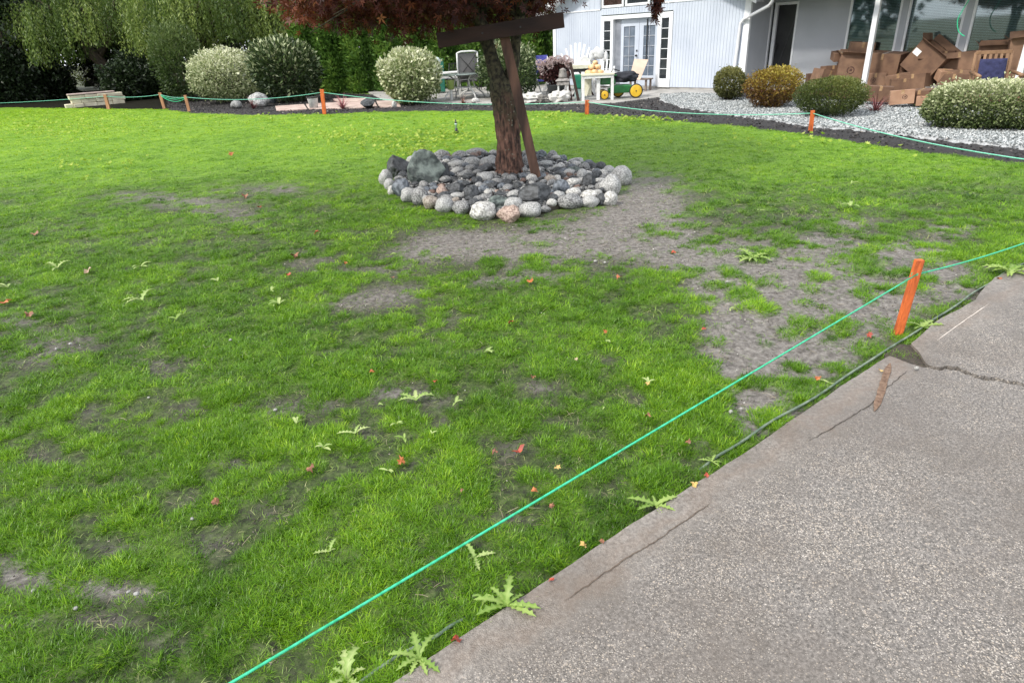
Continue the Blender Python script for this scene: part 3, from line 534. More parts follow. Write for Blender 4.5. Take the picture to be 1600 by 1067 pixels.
# return wall and porch
PT = 1.15; PZ = .12
siding_ret = MB().box((-.05, PT/2+.03, (PZ+2.6)/2), (.1, PT-.06, 2.6-PZ)).build('return_wall', M_wall_shade, Hs)
hb('porch_wall', M_wall_shade, [(-.1, .0, PT, PT+.1, PZ, 2.7), (.13, .19, PT+.01, PT+.1, PZ, 2.7), (.72, 2.12, PT, PT+.1, PZ, 2.7), (2.12, 9.4, PT, PT+.1, PZ, .80), (7.8, 9.4, PT, PT+.1, .801, 2.35), (2.12, 9.4, PT+.01, PT+.1, 2.35, 2.7), (.0, .13, PT+.01, PT+.1, 2.22, 2.7), (.19, .72, PT+.01, PT+.1, 2.2, 2.7)], bevel=0)
hb('porch_wall_trim', M_trim, [(-.01, .03, PT-.03, PT+.04, PZ, 2.22), (.11, .19, PT-.03, PT+.04, PZ, 2.22), (.72, .77, PT-.02, PT, PZ, 2.22), (.19, .72, PT-.02, PT+.02, 2.15, 2.22)])
MB().box((.07, PT+.04, 1.17), (.08, .02, 2.1)).build('sidelight', M_glass, Hs)
ed = hb('entry_door', M_dark, [(.19, .72, PT+.06, PT+.10, PZ, 2.15)]); MB().box((.25, PT+.03, 1.1), (.025, .05, .12)).build('handle', M_black, ed)
MB().box((.47, PT+.052, 1.05), (.03, .01, 1.7), rot=(0, .28, 0)).build('door_reflection_bar', M_black, ed)
M_bg = mat('blind_window_glass', (.09, .12, .13), (.20, .25, .26), scale=1.2, rough=.05, spec=1., contrast=(.3, .7))
def thinglass():
    m = bpy.data.materials.new('thin_glass'); m.use_nodes = True; q = m.node_tree; q.nodes.remove(q.nodes['Principled BSDF']); N = q.nodes.new
    a = N('ShaderNodeBsdfTransparent'); a.inputs[0].default_value = (.80, .88, .88, 1); g = N('ShaderNodeBsdfGlossy'); g.inputs['Roughness'].default_value = .03; g.inputs[0].default_value = (.85, .92, .95, 1)
    f = N('ShaderNodeFresnel'); f.inputs[0].default_value = 2.3; x = N('ShaderNodeMixShader'); q.links.new(f.outputs[0], x.inputs[0]); q.links.new(a.outputs[0], x.inputs[1]); q.links.new(g.outputs[0], x.inputs[2]); q.links.new(x.outputs[0], q.nodes['Material Output'].inputs[0]); return m
M_thing = thinglass()
def bigwin(s0, s1):
    o = window(s0, s1, .80, 2.35, PT, 1, 1, .055, M_thing, blind=False); mb = MB(); z = .87
    while z < 2.28: mb.box(((s0+s1)/2, PT+.05, z), (s1-s0-.13, .004, .026), rot=(.35, 0, 0)); z += .034
    mb.build('blind', M_blind, o); MB().box(((s0+s1)/2, PT+.085, 1.57), (s1-s0, .01, 1.5)).build('room_shade_panel', M_dark, o); return o  # black panel behind the blinds stands in for the shade of the room
M_blind = mat('blind_slat', (.38, .45, .46), (.62, .70, .70), scale=1.5, rough=.35)
bigwin(2.12, 3.36); bigwin(3.50, 4.72); bigwin(4.86, 6.3); bigwin(6.44, 7.8)
hb('window_mullion', M_wall_shade, [(3.36, 3.50, PT-.03, PT+.05, .80, 2.35)]); hb('window_mullion', M_wall_shade, [(4.72, 4.86, PT-.03, PT+.05, .80, 2.35)]); hb('window_mullion', M_wall_shade, [(6.3, 6.44, PT-.03, PT+.05, .80, 2.35)])
hb('window_sill', M_trim, [(2.08, 9.3, PT-.06, PT-.001, .74, .798)])
hb('porch_floor', M_conc, [(.03, 9.4, -.22, PT-.001, -.1, PZ)])
pe = bpy.data.objects.new('porch_edge', None); C.objects.link(pe); pe.parent = Hs
i = 0; s = .03; bme = None
while s < 9.3:
    if bme is None: o = MB().box((0, 0, 0), (.196, .09, .085)).build('brick', M_brick, pe, bevel=.006); bme = o
    else: o = bme.copy(); C.objects.link(o)
    o.location = (s+.1, -.27+random.uniform(-.003, .003), PZ-.045); s += .205
hb('porch_edge_footing', M_brick, [(.03, 9.4, -.32, -.22, -.1, PZ-.09)])
for s in (3.2, 6.27, 9.3): hb('porch_post', M_trim, [(s-.055, s+.055, -.06, .05, 0, 2.45)])
hb('porch_beam', M_trim, [(-.1, 9.4, -.07, .07, 2.45, 2.66)]); hb('porch_ceiling', M_wall_shade, [(-.1, 9.4, -.55, PT, 2.66, 2.70)])
hb('porch_fascia', M_trim, [(.0, 9.5, -.62, -.58, 2.36, 2.56)]); rake((-.1, 2.74), (9.5, 2.74), .03, -.6, 5, 'roof', M_roof)
hb('gutter', M_trim, [(.05, 9.5, -.72, -.622, 2.44, 2.55)])
pts = []
for x, y, t in [(1209, -12, -.6), (1207, 2, -.5), (1202, 9, -.4), (1163, 30, -.09), (1157, 37, -.07), (1152, 75, -.07), (1146, 117, -.07), (1144, 131, -.07)]:
    s, z = HP(x, y, t); pts.append((s, t, z))
pts[-1] = (pts[-2][0], -.07, .12); MB().tube(pts, .042, 8).build('downspout', M_trim, Hs, True)
# the string hanging in front of the window
M_string = mat('green_twine', (.015, .36, .16), (.05, .54, .30), scale=60, rough=.4, stretch=(1, 1, 1))
pp = []
for x, y in [(1519, -14), (1513, 2), (1505, 15), (1499, 25), (1496, 33), (1496, 42), (1498, 50), (1503, 55), (1507, 57)]:
    s, z = HP(x, y, -.1); P = KH+DH*s-NH*.1; pp.append((P[0], P[1], z))
pp = [(pp[0][0], pp[0][1], 2.45)]+pp
tag(MB().tube(pp, .011, 6).build('hanging_string', M_string), 'loose end of green string dangling from the porch beam before the windows', 'string')
# ================= PLANTS =================
M_bark = mat('bark', (.03, .022, .016), (.09, .065, .045), scale=9, rough=.9, bump=1, stretch=(1, 1, .25))
def shrub(name, label, cat, bx0, bx1, ytop, ybot, nleaf, mt, leaf=(.05, .03), tintf=None, lump=.18, shell=.4, box=.12, sy=1., group=None, seed=0, zlow=.06, up=.3, part='foliage', stems=True):
    b = G((bx0+bx1)/2, ybot-3, .03); sc = SC(b); w = (bx1-bx0)*sc/2*.93; hh = (ybot-ytop)*sc*.93; h = max(hh, .15); lump *= 1.35
    hd = np.array([b[0], b[1], 0]); hd /= np.linalg.norm(hd); cpt = b+hd*w*sy*.55; t = thing(name, label, cat, cpt, facing(cpt), group)
    P, d, rad = crown_pts(nleaf, (0, 0, h*.5+zlow), (w, w*sy, h*.5), lump, 1.6, shell, seed, box)
    st_ = rng.random(nleaf) < .035; P = np.where(st_[:, None], (P-np.array([0, 0, h*.5]))*rng.uniform(1.02, 1.17, (nleaf, 1))+np.array([0, 0, h*.5+.02]), P); k = P[:, 2] > zlow*.6; P, d, rad = P[k], d[k], rad[k]; n = len(P); D = d*.8+rdir(n)*.8+np.array([0, 0, up]); Nn = rdir(n)+np.array([0, 0, .8])+d*.5
    tn = tintf(P, d, rad, n) if tintf else rng.random(n); V, Fc, T = leaves(P, D, Nn, leaf[0]*rng.uniform(.6, 1.25, n), leaf[1]*rng.uniform(.7, 1.2, n), np.clip(tn, 0, 1))
    link(part, npmesh(part, V, Fc, {'tint': T}), mt, t)
    if stems:
        mb = MB()
        for i in range(7):
            a = i*.9+seed; r_ = w*.18; q = (math.cos(a)*w*.55, math.sin(a)*w*sy*.5, h*.72); mb.tube([(math.cos(a)*r_, math.sin(a)*r_, -.05), (q[0]*.55, q[1]*.55, h*.35), q], [.018, .013, .005], 5)
        mb.build('stem', M_bark, t)
    return t
M_var = leafmat('variegated_leaf', [(0, (.03, .05, .015)), (.3, (.08, .12, .03)), (.55, (.30, .35, .16)), (.8, (.62, .64, .40)), (1, (.78, .78, .58))], .25)
M_euon = leafmat('dark_variegated_leaf', [(0, (.012, .025, .008)), (.5, (.04, .07, .02)), (.8, (.12, .17, .06)), (1, (.50, .54, .32))], .2)
M_green = leafmat('green_leaf', [(0, (.012, .03, .008)), (.5, (.06, .10, .025)), (1, (.19, .25, .08))], .3)
M_gold = leafmat('gold_leaf', [(0, (.05, .018, .01)), (.35, (.17, .09, .02)), (.7, (.33, .25, .04)), (1, (.48, .42, .08))], .3)
M_olive = leafmat('olive_leaf', [(0, (.025, .03, .01)), (.5, (.10, .11, .03)), (1, (.28, .27, .09))], .3)
M_moss = leafmat('clipped_green_leaf', [(0, (.02, .035, .01)), (.5, (.07, .10, .02)), (1, (.19, .21, .05))], .3)
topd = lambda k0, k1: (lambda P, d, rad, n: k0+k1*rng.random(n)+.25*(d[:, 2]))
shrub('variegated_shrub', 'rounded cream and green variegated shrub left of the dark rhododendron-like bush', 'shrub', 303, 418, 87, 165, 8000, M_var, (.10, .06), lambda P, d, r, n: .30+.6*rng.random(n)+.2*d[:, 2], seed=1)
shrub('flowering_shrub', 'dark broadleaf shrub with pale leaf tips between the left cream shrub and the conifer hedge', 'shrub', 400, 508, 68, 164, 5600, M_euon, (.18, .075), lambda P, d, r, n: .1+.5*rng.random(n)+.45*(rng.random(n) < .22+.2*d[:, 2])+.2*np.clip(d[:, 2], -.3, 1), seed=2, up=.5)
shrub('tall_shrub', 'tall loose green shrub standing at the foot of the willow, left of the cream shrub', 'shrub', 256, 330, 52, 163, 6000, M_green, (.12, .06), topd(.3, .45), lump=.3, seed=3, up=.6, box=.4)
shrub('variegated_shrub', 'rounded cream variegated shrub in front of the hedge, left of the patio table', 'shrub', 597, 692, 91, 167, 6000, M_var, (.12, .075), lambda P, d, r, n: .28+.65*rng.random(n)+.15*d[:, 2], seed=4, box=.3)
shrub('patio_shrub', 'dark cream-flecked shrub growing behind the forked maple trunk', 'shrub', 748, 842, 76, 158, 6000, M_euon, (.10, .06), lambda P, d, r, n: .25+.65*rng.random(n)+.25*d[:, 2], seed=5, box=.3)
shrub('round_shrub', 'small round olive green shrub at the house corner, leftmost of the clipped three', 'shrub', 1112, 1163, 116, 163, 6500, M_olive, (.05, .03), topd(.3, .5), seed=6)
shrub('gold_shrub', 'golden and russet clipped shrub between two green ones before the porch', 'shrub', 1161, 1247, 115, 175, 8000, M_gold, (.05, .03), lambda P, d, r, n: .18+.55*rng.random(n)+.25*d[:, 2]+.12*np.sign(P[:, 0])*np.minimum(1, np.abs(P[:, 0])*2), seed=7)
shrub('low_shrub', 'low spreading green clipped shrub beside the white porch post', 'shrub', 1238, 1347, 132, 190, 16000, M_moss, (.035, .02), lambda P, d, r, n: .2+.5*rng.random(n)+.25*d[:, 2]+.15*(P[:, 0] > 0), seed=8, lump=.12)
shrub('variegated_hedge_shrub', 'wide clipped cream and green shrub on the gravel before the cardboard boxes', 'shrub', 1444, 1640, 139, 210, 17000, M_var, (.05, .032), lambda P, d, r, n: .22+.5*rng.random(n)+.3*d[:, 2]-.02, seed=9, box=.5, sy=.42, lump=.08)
shrub('lime_shrub', 'small bright yellow-green shrub in a gap under the willow', 'shrub', 119, 152, 88, 138, 1800, leafmat('lime_leaf', [(0, (.05, .09, .01)), (.6, (.22, .28, .02)), (1, (.42, .46, .04))], .4), (.11, .07), topd(.3, .5), seed=10)
shrub('purple_shrub', 'dull purple mounded shrub behind the lime shrub under the willow', 'shrub', 140, 180, 94, 144, 1500, leafmat('plum_leaf', [(0, (.03, .02, .02)), (1, (.15, .11, .11))], .3), (.11, .06), None, seed=11)
shrub('lime_perennial', 'little lime green plant beside the pale boulder in the mulch', 'plant', 424, 442, 144, 164, 350, leafmat('lime2_leaf', [(0, (.15, .2, .03)), (1, (.42, .5, .08))], .4), (.08, .03), None, seed=12, stems=False)
def cordyline(label, x, y, w, n=46, c=((.06, .012, .014), (.22, .06, .06))):
    b = G(x, y, .02); s = SC(b); t = thing('spiky_plant', label, 'plant', b, facing(b), 'red spiky plants in the beds'); mb = MB(); R = w*s/2
    for i in range(n):
        a = random.uniform(0, 6.28); el = random.uniform(.45, 1.45); ln = R*random.uniform(.9, 1.35)*1.25; p = Vector((0, 0, 0)); d = Vector((math.cos(a), math.sin(a), 0)); sd = Vector((-d.y, d.x, 0))*.012; vs = []
        for k in range(5):
            f = 1-k/4; vs += [p-sd*f, p+sd*f]; e = el-k*.22; p = p+(d*math.cos(e)+Vector((0, 0, math.sin(e))))*ln/4
        mb.add(vs, [(2*k, 2*k+1, 2*k+3, 2*k+2) for k in range(4)])
    mb.build('blades', mat('cordyline_leaf', c[0], c[1], scale=9, rough=.5), t)
cordyline('dark red spiky plant at the foot of the white porch post', 1367, 177, 56, 60); cordyline('pinkish red spiky plant right of the orange stake by the flagstones', 536, 171, 40, 50, ((.18, .04, .05), (.45, .16, .16)))
cordyline('small dark red spiky plant in front of the pale boulder', 396, 171, 38, 34); cordyline('small rusty spiky plant in front of the white tube patio table', 724, 163, 22, 30, ((.14, .06, .04), (.32, .16, .1)))
# conifer hedge behind the patio
ha = G(485, 147); hb_ = G(905, 130); u = hb_-ha; LEN = np.linalg.norm(u); u /= LEN; mid = (ha+hb_)/2
t = thing('conifer_hedge', 'tall dense dark green conifer hedge behind the patio', 'hedge', mid, math.atan2(u[1], u[0]))
M_con = leafmat('conifer_spray', [(0, (.008, .022, .005)), (.4, (.066, .15, .022)), (.8, (.14, .26, .042)), (1, (.23, .36, .06))], .3)
n = 95000; X = rng.uniform(-LEN/2, LEN/2, n); H = 4.5; Z = rng.uniform(.05, H, n); bulge = .35*np.abs(np.sin(X*math.pi/1.15+.4))+.25*(fbm(X, Z, .8, 81, 3)-.4); k = rng.random(n) < .82
Yl = np.where(k, -.75-bulge*.8+.45*rng.random(n)**1.5, rng.uniform(-.6, .9, n)); Z = np.where(rng.random(n) < .08, H+rng.normal(size=n)*.15+bulge*.6, Z)
P = np.stack([X, Yl, Z], 1); D = np.stack([rng.normal(size=n)*.5, -.5+rng.normal(size=n)*.3, .7+rng.normal(size=n)*.4], 1)
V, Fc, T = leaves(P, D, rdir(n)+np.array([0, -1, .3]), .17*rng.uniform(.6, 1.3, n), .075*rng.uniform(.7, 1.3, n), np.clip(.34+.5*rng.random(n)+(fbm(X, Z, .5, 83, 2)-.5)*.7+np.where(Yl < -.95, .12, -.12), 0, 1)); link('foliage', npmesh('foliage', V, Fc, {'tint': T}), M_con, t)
for i in range(int(LEN/1.15)+1): MB().tube([(-LEN/2+i*1.15, .1, -.1), (-LEN/2+i*1.15, .1, 3.6)], [.09, .04], 7).build('trunk', M_bark, t)
# background trees
def bgtree(name, label, x, y, h, r, zc, nl, mt, leaf, trunk=.16, lean=(0, 0), lump=.35, shell=.6, seed=0, cat='tree', group=None, ext=0, tfun=None):
    b = G(x, y); b = b+b/np.linalg.norm(b)*ext; b[2] = 0; t = thing(name, label, cat, b, facing(b), group)
    P, d, rad = crown_pts(nl, (lean[0], lean[1], (h+zc)/2), (r, r, (h-zc)/2), lump, 2.2, shell, seed); n = len(P)
    tn = tfun(P, d, rad, n) if tfun else .3+.5*rng.random(n)+.2*d[:, 2]
    V, Fc, T = leaves(P, d+rdir(n)*.9-np.array([0, 0, .2]), rdir(n)+np.array([0, 0, .9]), leaf[0]*rng.uniform(.6, 1.3, n), leaf[1]*rng.uniform(.7, 1.2, n), np.clip(tn, 0, 1)); link('crown', npmesh('crown', V, Fc, {'tint': T}), mt, t)
    mb = MB(); mb.tube([(0, 0, -.1), (lean[0]*.3, lean[1]*.3, zc*.7+.5), (lean[0], lean[1], (h+zc)/2)], [trunk, trunk*.75, trunk*.35], 9)
    for i in range(6):
        a = i*1.1+seed; mb.tube([(lean[0]*.4, lean[1]*.4, zc+.6+i*.3), (lean[0]+math.cos(a)*r*.4, lean[1]+math.sin(a)*r*.4, zc+1.2+i*.4), (lean[0]+math.cos(a)*r*.8, lean[1]+math.sin(a)*r*.8, zc+1.6+i*.45)], [trunk*.4, trunk*.25, .02], 6)
    mb.build('trunk', M_bark, t, True); return t
M_dk = leafmat('dark_leaf', [(0, (.006, .012, .005)), (.5, (.018, .034, .012)), (1, (.05, .08, .03))], .2)
M_pur = leafmat('purple_leaf', [(0, (.012, .006, .008)), (.6, (.04, .016, .018)), (1, (.10, .045, .04))], .25)
for i, (x, y, h, r, zc, n, ex, lab) in enumerate([
    (-90, 166, 8.5, 3.6, .1, 15000, 1.5, 'dark broadleaf tree cut off by the left side of the photo'),
    (40, 163, 9, 3.4, .2, 16000, 3.0, 'very dark tree filling the left corner behind the lawn'),
    (105, 156, 9, 3.2, 2.0, 9000, 6.5, 'dark high-crowned tree left of the willow with sky glints through it'),
    (215, 152, 9, 3.6, .2, 14000, 7.5, 'dark tree standing in the shade straight behind the willow trunk'),
    (330, 150, 9, 3.6, .2, 14000, 8.0, 'dark tree behind the right half of the willow')]):
    bgtree('dark_tree', lab, x, y, h, r, zc, n, M_dk, (.22, .13), seed=20+i, ext=ex, trunk=.22)
bgtree('purple_tree', 'dark purple-leaved tree between the willow and the conifer hedge', 462, 150, 7, 2.0, .6, 9000, M_pur, (.13, .09), seed=31, ext=4.5)
bgtree('dark_tree', 'dark tree rising behind the left end of the conifer hedge', 505, 146, 10, 2.6, .2, 9000, M_dk, (.22, .13), seed=33, ext=9)
def willow(label, x, y, h, R, nstr, seed, z0, z1, dx=0, ext=0):
    b = G(x, y); b = b+b/np.linalg.norm(b)*ext; b[2] = 0; t = thing('willow_tree', label, 'tree', b, facing(b), 'weeping willows at the left'); r2 = np.random.default_rng(seed)
    Ps, Ds, Ts = [], [], []
    for i in range(nstr):
        cl = i % 26; ca = cl*2.4+seed; cr = R*math.sqrt((cl+.5)/26); cx, cy = dx+math.cos(ca)*cr, math.sin(ca)*cr; a = r2.random()*6.28; q = .75*math.sqrt(r2.random()); p = np.array([cx+math.cos(a)*q, cy+math.sin(a)*q, h*.97-(cr/R)**2*1.3-q*.9+r2.normal()*.2])
        zl = max(z0+(z1-z0)*(.25*r2.random()+.75*abs(math.sin(cl*1.7+seed)))+.3*q, .8); out = np.array([math.cos(ca), math.sin(ca), 0])*.2; nn = int((p[2]-zl)/.16)+1; tb = .4+.25*math.sin(cl*2.1)+r2.normal()*.1
        for k in range(nn):
            out = out*.93; p = p+np.array([out[0]*.25+r2.normal()*.012, out[1]*.25+r2.normal()*.012, -.155])
            for s_ in range(2): Ps.append(p+r2.normal(size=3)*.03); Ds.append([r2.normal()*.6, r2.normal()*.6, -1]); Ts.append(tb+r2.random()*.35)
    n = len(Ps); V, Fc, T = leaves(Ps, Ds, r2.normal(size=(n, 3)), .17*r2.uniform(.6, 1.2, n), .05*r2.uniform(.7, 1.3, n), np.clip(Ts, 0, 1)); link('crown', npmesh('crown', V, Fc, {'tint': T}), M_wil, t)
    mb = MB(); mb.tube([(0, 0, -.1), (-.25, 0, 1.0), (-.75+dx*.3, 0, 2.1), (dx*.7-.9, .2, 3.8)], [.34, .29, .24, .12], 10)
    for i in range(7):
        a = i*.9; mb.tube([(-.6, 0, 1.8+.2*i), (dx*.5+math.cos(a)*R*.4, math.sin(a)*R*.4, h*.62), (dx+math.cos(a)*R*.75, math.sin(a)*R*.75, h*.8)], [.13, .08, .03], 7)
    mb.build('trunk', M_bark, t, True); print('willow', n)
M_wil = leafmat('willow_leaf', [(0, (.025, .05, .008)), (.4, (.085, .14, .028)), (.75, (.17, .24, .05)), (1, (.32, .39, .10))], .4)
willow('weeping willow with a leaning trunk and pale green curtains over the lime shrub', 196, 152, 5.6, 3.0, 900, 3, 1.25, 3.0, -.6, 1.5)
willow('weeping willow with curtains hanging behind the two round shrubs', 350, 152, 6.0, 3.4, 1250, 8, 1.0, 2.6, .6, 2.0)
# far backdrop of trees all round
far = []
n = 26000; a = rng.uniform(-1.75, 1.75, n); rr = rng.uniform(44, 62, n); X = np.sin(a)*rr; Y = np.cos(a)*rr; top = 7+5*fbm(a*30, a*0, 2., 91, 2); Z = top*rng.random(n)**.6
P = np.stack([X, Y, Z], 1); V, Fc, T = leaves(P, rdir(n), rdir(n), 1.1*rng.uniform(.5, 1.2, n), .7*np.ones(n), .2+.5*rng.random(n)); tag(link('far_trees', npmesh('far_trees', V, Fc, {'tint': T}), M_dk), 'dark belt of far trees beyond the garden', 'trees', kind='stuff')
# ================= MAPLE =================
TB = G(797, 276, .0); tr = thing('maple_tree', 'red-leaved maple with a forked reddish trunk rising from the ring of stones', 'tree', (0, 0, 0))
M_tb = mat('maple_bark', (.02, .011, .008), (.19, .10, .07), scale=26, rough=.9, bump=1.5, bscale=45, stretch=(1, 1, .22), contrast=(.38, .62))
M_tu = mat('lichen_bark', (.014, .013, .009), (.06, .055, .032), scale=14, rough=.9, bump=1.1, bscale=45, stretch=(1, 1, .35), contrast=(.3, .72))
def barkmix(a, b):
    q = a.node_tree; p = q.nodes['Principled BSDF']; N = q.nodes.new; l = q.links.new; old = p.inputs['Base Color'].links[0].from_socket
    g = N('ShaderNodeNewGeometry'); s = N('ShaderNodeSeparateXYZ'); l(g.outputs['Position'], s.inputs[0]); n = N('ShaderNodeTexNoise'); n.inputs['Scale'].default_value = 7; n.inputs['Detail'].default_value = 6; l(g.outputs['Position'], n.inputs[0])
    m_ = N('ShaderNodeMath'); m_.operation = 'MULTIPLY_ADD'; l(n.outputs['Fac'], m_.inputs[0]); m_.inputs[1].default_value = 1.3; l(s.outputs['Z'], m_.inputs[2]); r = N('ShaderNodeMapRange'); r.interpolation_type = 'SMOOTHSTEP'; r.inputs['From Min'].default_value = 1.1; r.inputs['From Max'].default_value = 1.9; l(m_.outputs[0], r.inputs[0])
    rb = N('ShaderNodeValToRGB'); e = rb.color_ramp.elements; e[0].position, e[1].position = .38, .66; e[0].color = (.016, .014, .009, 1); e[1].color = (.095, .085, .045, 1); n2 = N('ShaderNodeTexNoise'); n2.inputs['Scale'].default_value = 24; n2.inputs['Detail'].default_value = 8; l(g.outputs['Position'], n2.inputs[0]); l(n2.outputs['Fac'], rb.inputs[0])
    x = N('ShaderNodeMixRGB'); l(r.outputs[0], x.inputs[0]); l(old, x.inputs[1]); l(rb.outputs[0], x.inputs[2]); l(x.outputs[0], p.inputs['Base Color'])
barkmix(M_tb, None); M_tu = M_tb
def pl(l, off=0): return [tuple(PL(x, y, TB, off)) for x, y in l]
def flute(i, a): return 1+.07*math.sin(a*5+i*.12)+.05*math.sin(a*9+i*.2)+.16*mn.noise(Vector((math.cos(a)*3.2, math.sin(a)*3.2, i*.16)))+.12*abs(mn.noise(Vector((math.cos(a)*7, math.sin(a)*7, i*.25))))+random.uniform(-.035, .035)
s0 = SC(TB); mb = MB()
def dense(path, rad, k=12):
    P, R_ = [], []
    for i in range(len(path)-1):
        for j in range(k): f = j/k; P.append(tuple(np.array(path[i])*(1-f)+np.array(path[i+1])*f)); R_.append(rad[i]*(1-f)+rad[i+1]*f)
    return P+[path[-1]], R_+[rad[-1]]
P, R_ = dense(pl([(797, 292), (797, 276), (796, 262), (795, 235), (793, 200), (789, 165)]), [w*s0/2 for w in (64, 51, 41, 36, 33.5, 34)]); mb.tube(P, R_, 64, False, flute); mb.build('trunk', M_tb, tr, True)
mb = MB(); P, R_ = dense(pl([(789, 166), (784, 140), (776, 118), (768, 92), (759, 60), (748, 25), (735, -20)]), [w*s0/2 for w in (34, 32, 23, 19, 17.5, 15, 12)]); mb.tube(P, R_, 26, False, flute)
P, R_ = dense(pl([(790, 150), (798, 120), (804, 95), (806, 60), (812, 25), (824, -25)]), [w*s0/2 for w in (20, 18, 15, 14, 13, 11)]); mb.tube(P, R_, 24, False, flute)
b1 = PL(748, 25, TB); b2 = PL(812, 25, TB)
for i in range(12):
    a = i*2.399; s_ = Vector(b1 if i % 2 else b2); e = Vector((TB[0]+math.cos(a)*2.3, TB[1]+math.sin(a)*2.3, 3.0+.5*random.random())); mb.tube([s_, (s_+e)/2+Vector((0, 0, .35)), e], [.05, .035, .012], 7)
mb.build('branch', M_tu, tr, True); mb = MB()
for i in range(46):
    a = random.uniform(0, 6.28); q = random.uniform(.4, 1.8); p = Vector((TB[0]-.7+math.cos(a)*q, TB[1]+math.sin(a)*q, random.uniform(2.1, 2.6))); e = p+Vector((math.cos(a)*.5, math.sin(a)*.5, random.uniform(-.25, .1))); mb.tube([p-Vector((math.cos(a)*.6, math.sin(a)*.6, -.4)), p, e], [.016, .011, .004], 5)
mb.build('twig', M_tu, tr, True)['kind'] = 'stuff'
# lichen flakes on the bark
mb = MB()
for i in range(26):
    y = random.uniform(125, 262); cx = 797-8*(1-min(1, (y-90)/170))-(0 if y > 130 else 8); p = np.array(PL(cx, y, TB)); a = random.uniform(-2.1, -1.0); r_ = (.165 if y > 130 else .10)-.001; p = p+np.array([math.cos(a)*r_, math.sin(a)*r_, 0]); s_ = random.uniform(.005, .012)
    mb.blob(tuple(p), (s_, s_*.25, s_), 1, .3, i)
mb.build('lichen', mat('lichen', (.14, .135, .10), (.26, .25, .19), scale=20, rough=.95), tr)['kind'] = 'stuff'
M_map = leafmat('maple_leaf', [(0, (.02, .005, .005)), (.45, (.10, .024, .014)), (.75, (.22, .065, .028)), (.93, (.44, .17, .05)), (1, (.55, .24, .05))], .4)
def starleaves(P, sz, tn, hang=.6):
    n = len(P); V = []; z = np.array([0, 0, 1.]); D = rdir(n)*.8-z*hang; D /= np.linalg.norm(D, axis=1, keepdims=True); Nn = rdir(n)+z*.3; Sd = np.cross(D, Nn); Sd /= np.linalg.norm(Sd, axis=1, keepdims=True)
    ang = [-1.9, -.95, 0, .95, 1.9]; ln = [.55, .85, 1.05, .85, .55]; vs = []
    for a, l_ in zip(ang, ln):
        d1 = D*math.cos(a)+Sd*math.sin(a); s1 = -D*math.sin(a)+Sd*math.cos(a); s_ = sz[:, None]; vs += [P-s1*s_*.02+d1*s_*.02, P+d1*s_*l_*.45+s1*s_*.13, P+d1*s_*l_, P+d1*s_*l_*.45-s1*s_*.13]
    V = np.stack(vs, 1).reshape(-1, 3); i = np.arange(n*5)*4; F_ = np.stack([i, i+1, i+2, i+3], 1); return V, F_, np.repeat(tn, 20)
cx, cy = TB[0]-.95, TB[1]; n = 24000; P, d, rad = crown_pts(n, (cx, cy, 3.35), (2.25, 2.9, 1.6), .28, 2.2, .75, 44); low = 1.92+.3*fbm(P[:, 0], P[:, 1], .5, 45, 2)+.10*np.hypot(P[:, 0]-cx, P[:, 1]-cy)*0
P[:, 2] = np.where(P[:, 2] < low, low+rng.random(n)*.6, P[:, 2])
bl = []
for x, y, k, off in [(470, 12, 160, .2), (500, 14, 150, 0), (545, 18, 170, 0), (560, 28, 90, 0), (575, 20, 150, .1), (600, 12, 120, 0), (640, 26, 260, 0), (636, 44, 60, 0), (700, 14, 300, -.2), (735, 26, 160, .3), (765, 36, 140, .3), (800, 30, 160, .4), (830, 12, 200, .2), (842, 22, 50, 0), (478, 22, 50, 0), (680, 30, 110, .2), (660, 8, 200, 0), (610, 4, 200, .2), (520, 6, 150, -.2), (780, 10, 260, .2), (1028, -6, 60, 0), (1026, 8, 45, 0), (1023, 17, 26, 0), (1020, 24, 7, 0)]:
    c_ = PL(x, y, TB, off*2); s_ = .16 if x < 1000 else .025; bl.append(c_+rng.normal(size=(k, 3))*np.array([s_, s_*2, s_*.62 if x < 1000 else .05]))
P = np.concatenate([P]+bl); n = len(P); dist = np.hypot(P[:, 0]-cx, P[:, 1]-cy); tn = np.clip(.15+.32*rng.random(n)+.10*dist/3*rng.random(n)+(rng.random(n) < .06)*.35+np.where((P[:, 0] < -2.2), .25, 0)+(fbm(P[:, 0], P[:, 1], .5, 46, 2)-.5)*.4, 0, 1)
V, Fc, T = starleaves(P, .075*rng.uniform(.7, 1.25, n), tn); link('crown', npmesh('crown', V, Fc, {'tint': T}), M_map, tr)
# ================= ROCK RING =================
def rockmat(name, a, b, sc=45, bump=.5):
    return mat(name, tuple(k*.62 for k in a), tuple(k*.92 for k in b), scale=max(2.2, sc/7), rough=.6, bump=bump*1.4, bscale=9, contrast=(.40, .60), detail=9)
RM = {'grey': rockmat('grey_granite', (.12, .12, .12), (.34, .34, .33)), 'light': rockmat('light_granite', (.28, .28, .27), (.52, .52, .50), 60), 'white': rockmat('white_stone', (.40, .39, .36), (.66, .65, .61), 30),
      'dark': rockmat('dark_basalt', (.028, .032, .034), (.085, .09, .095), 20), 'blue': rockmat('slate_blue_stone', (.07, .085, .10), (.18, .2, .225), 18), 'green': rockmat('greenish_boulder', (.045, .06, .055), (.17, .205, .185), 7, .9),
      'pink': rockmat('pink_granite', (.30, .20, .16), (.52, .40, .33), 38), 'tan': rockmat('tan_stone', (.24, .20, .165), (.42, .37, .31), 34), 'brown': rockmat('brown_stone', (.10, .055, .04), (.2, .13, .1), 25)}
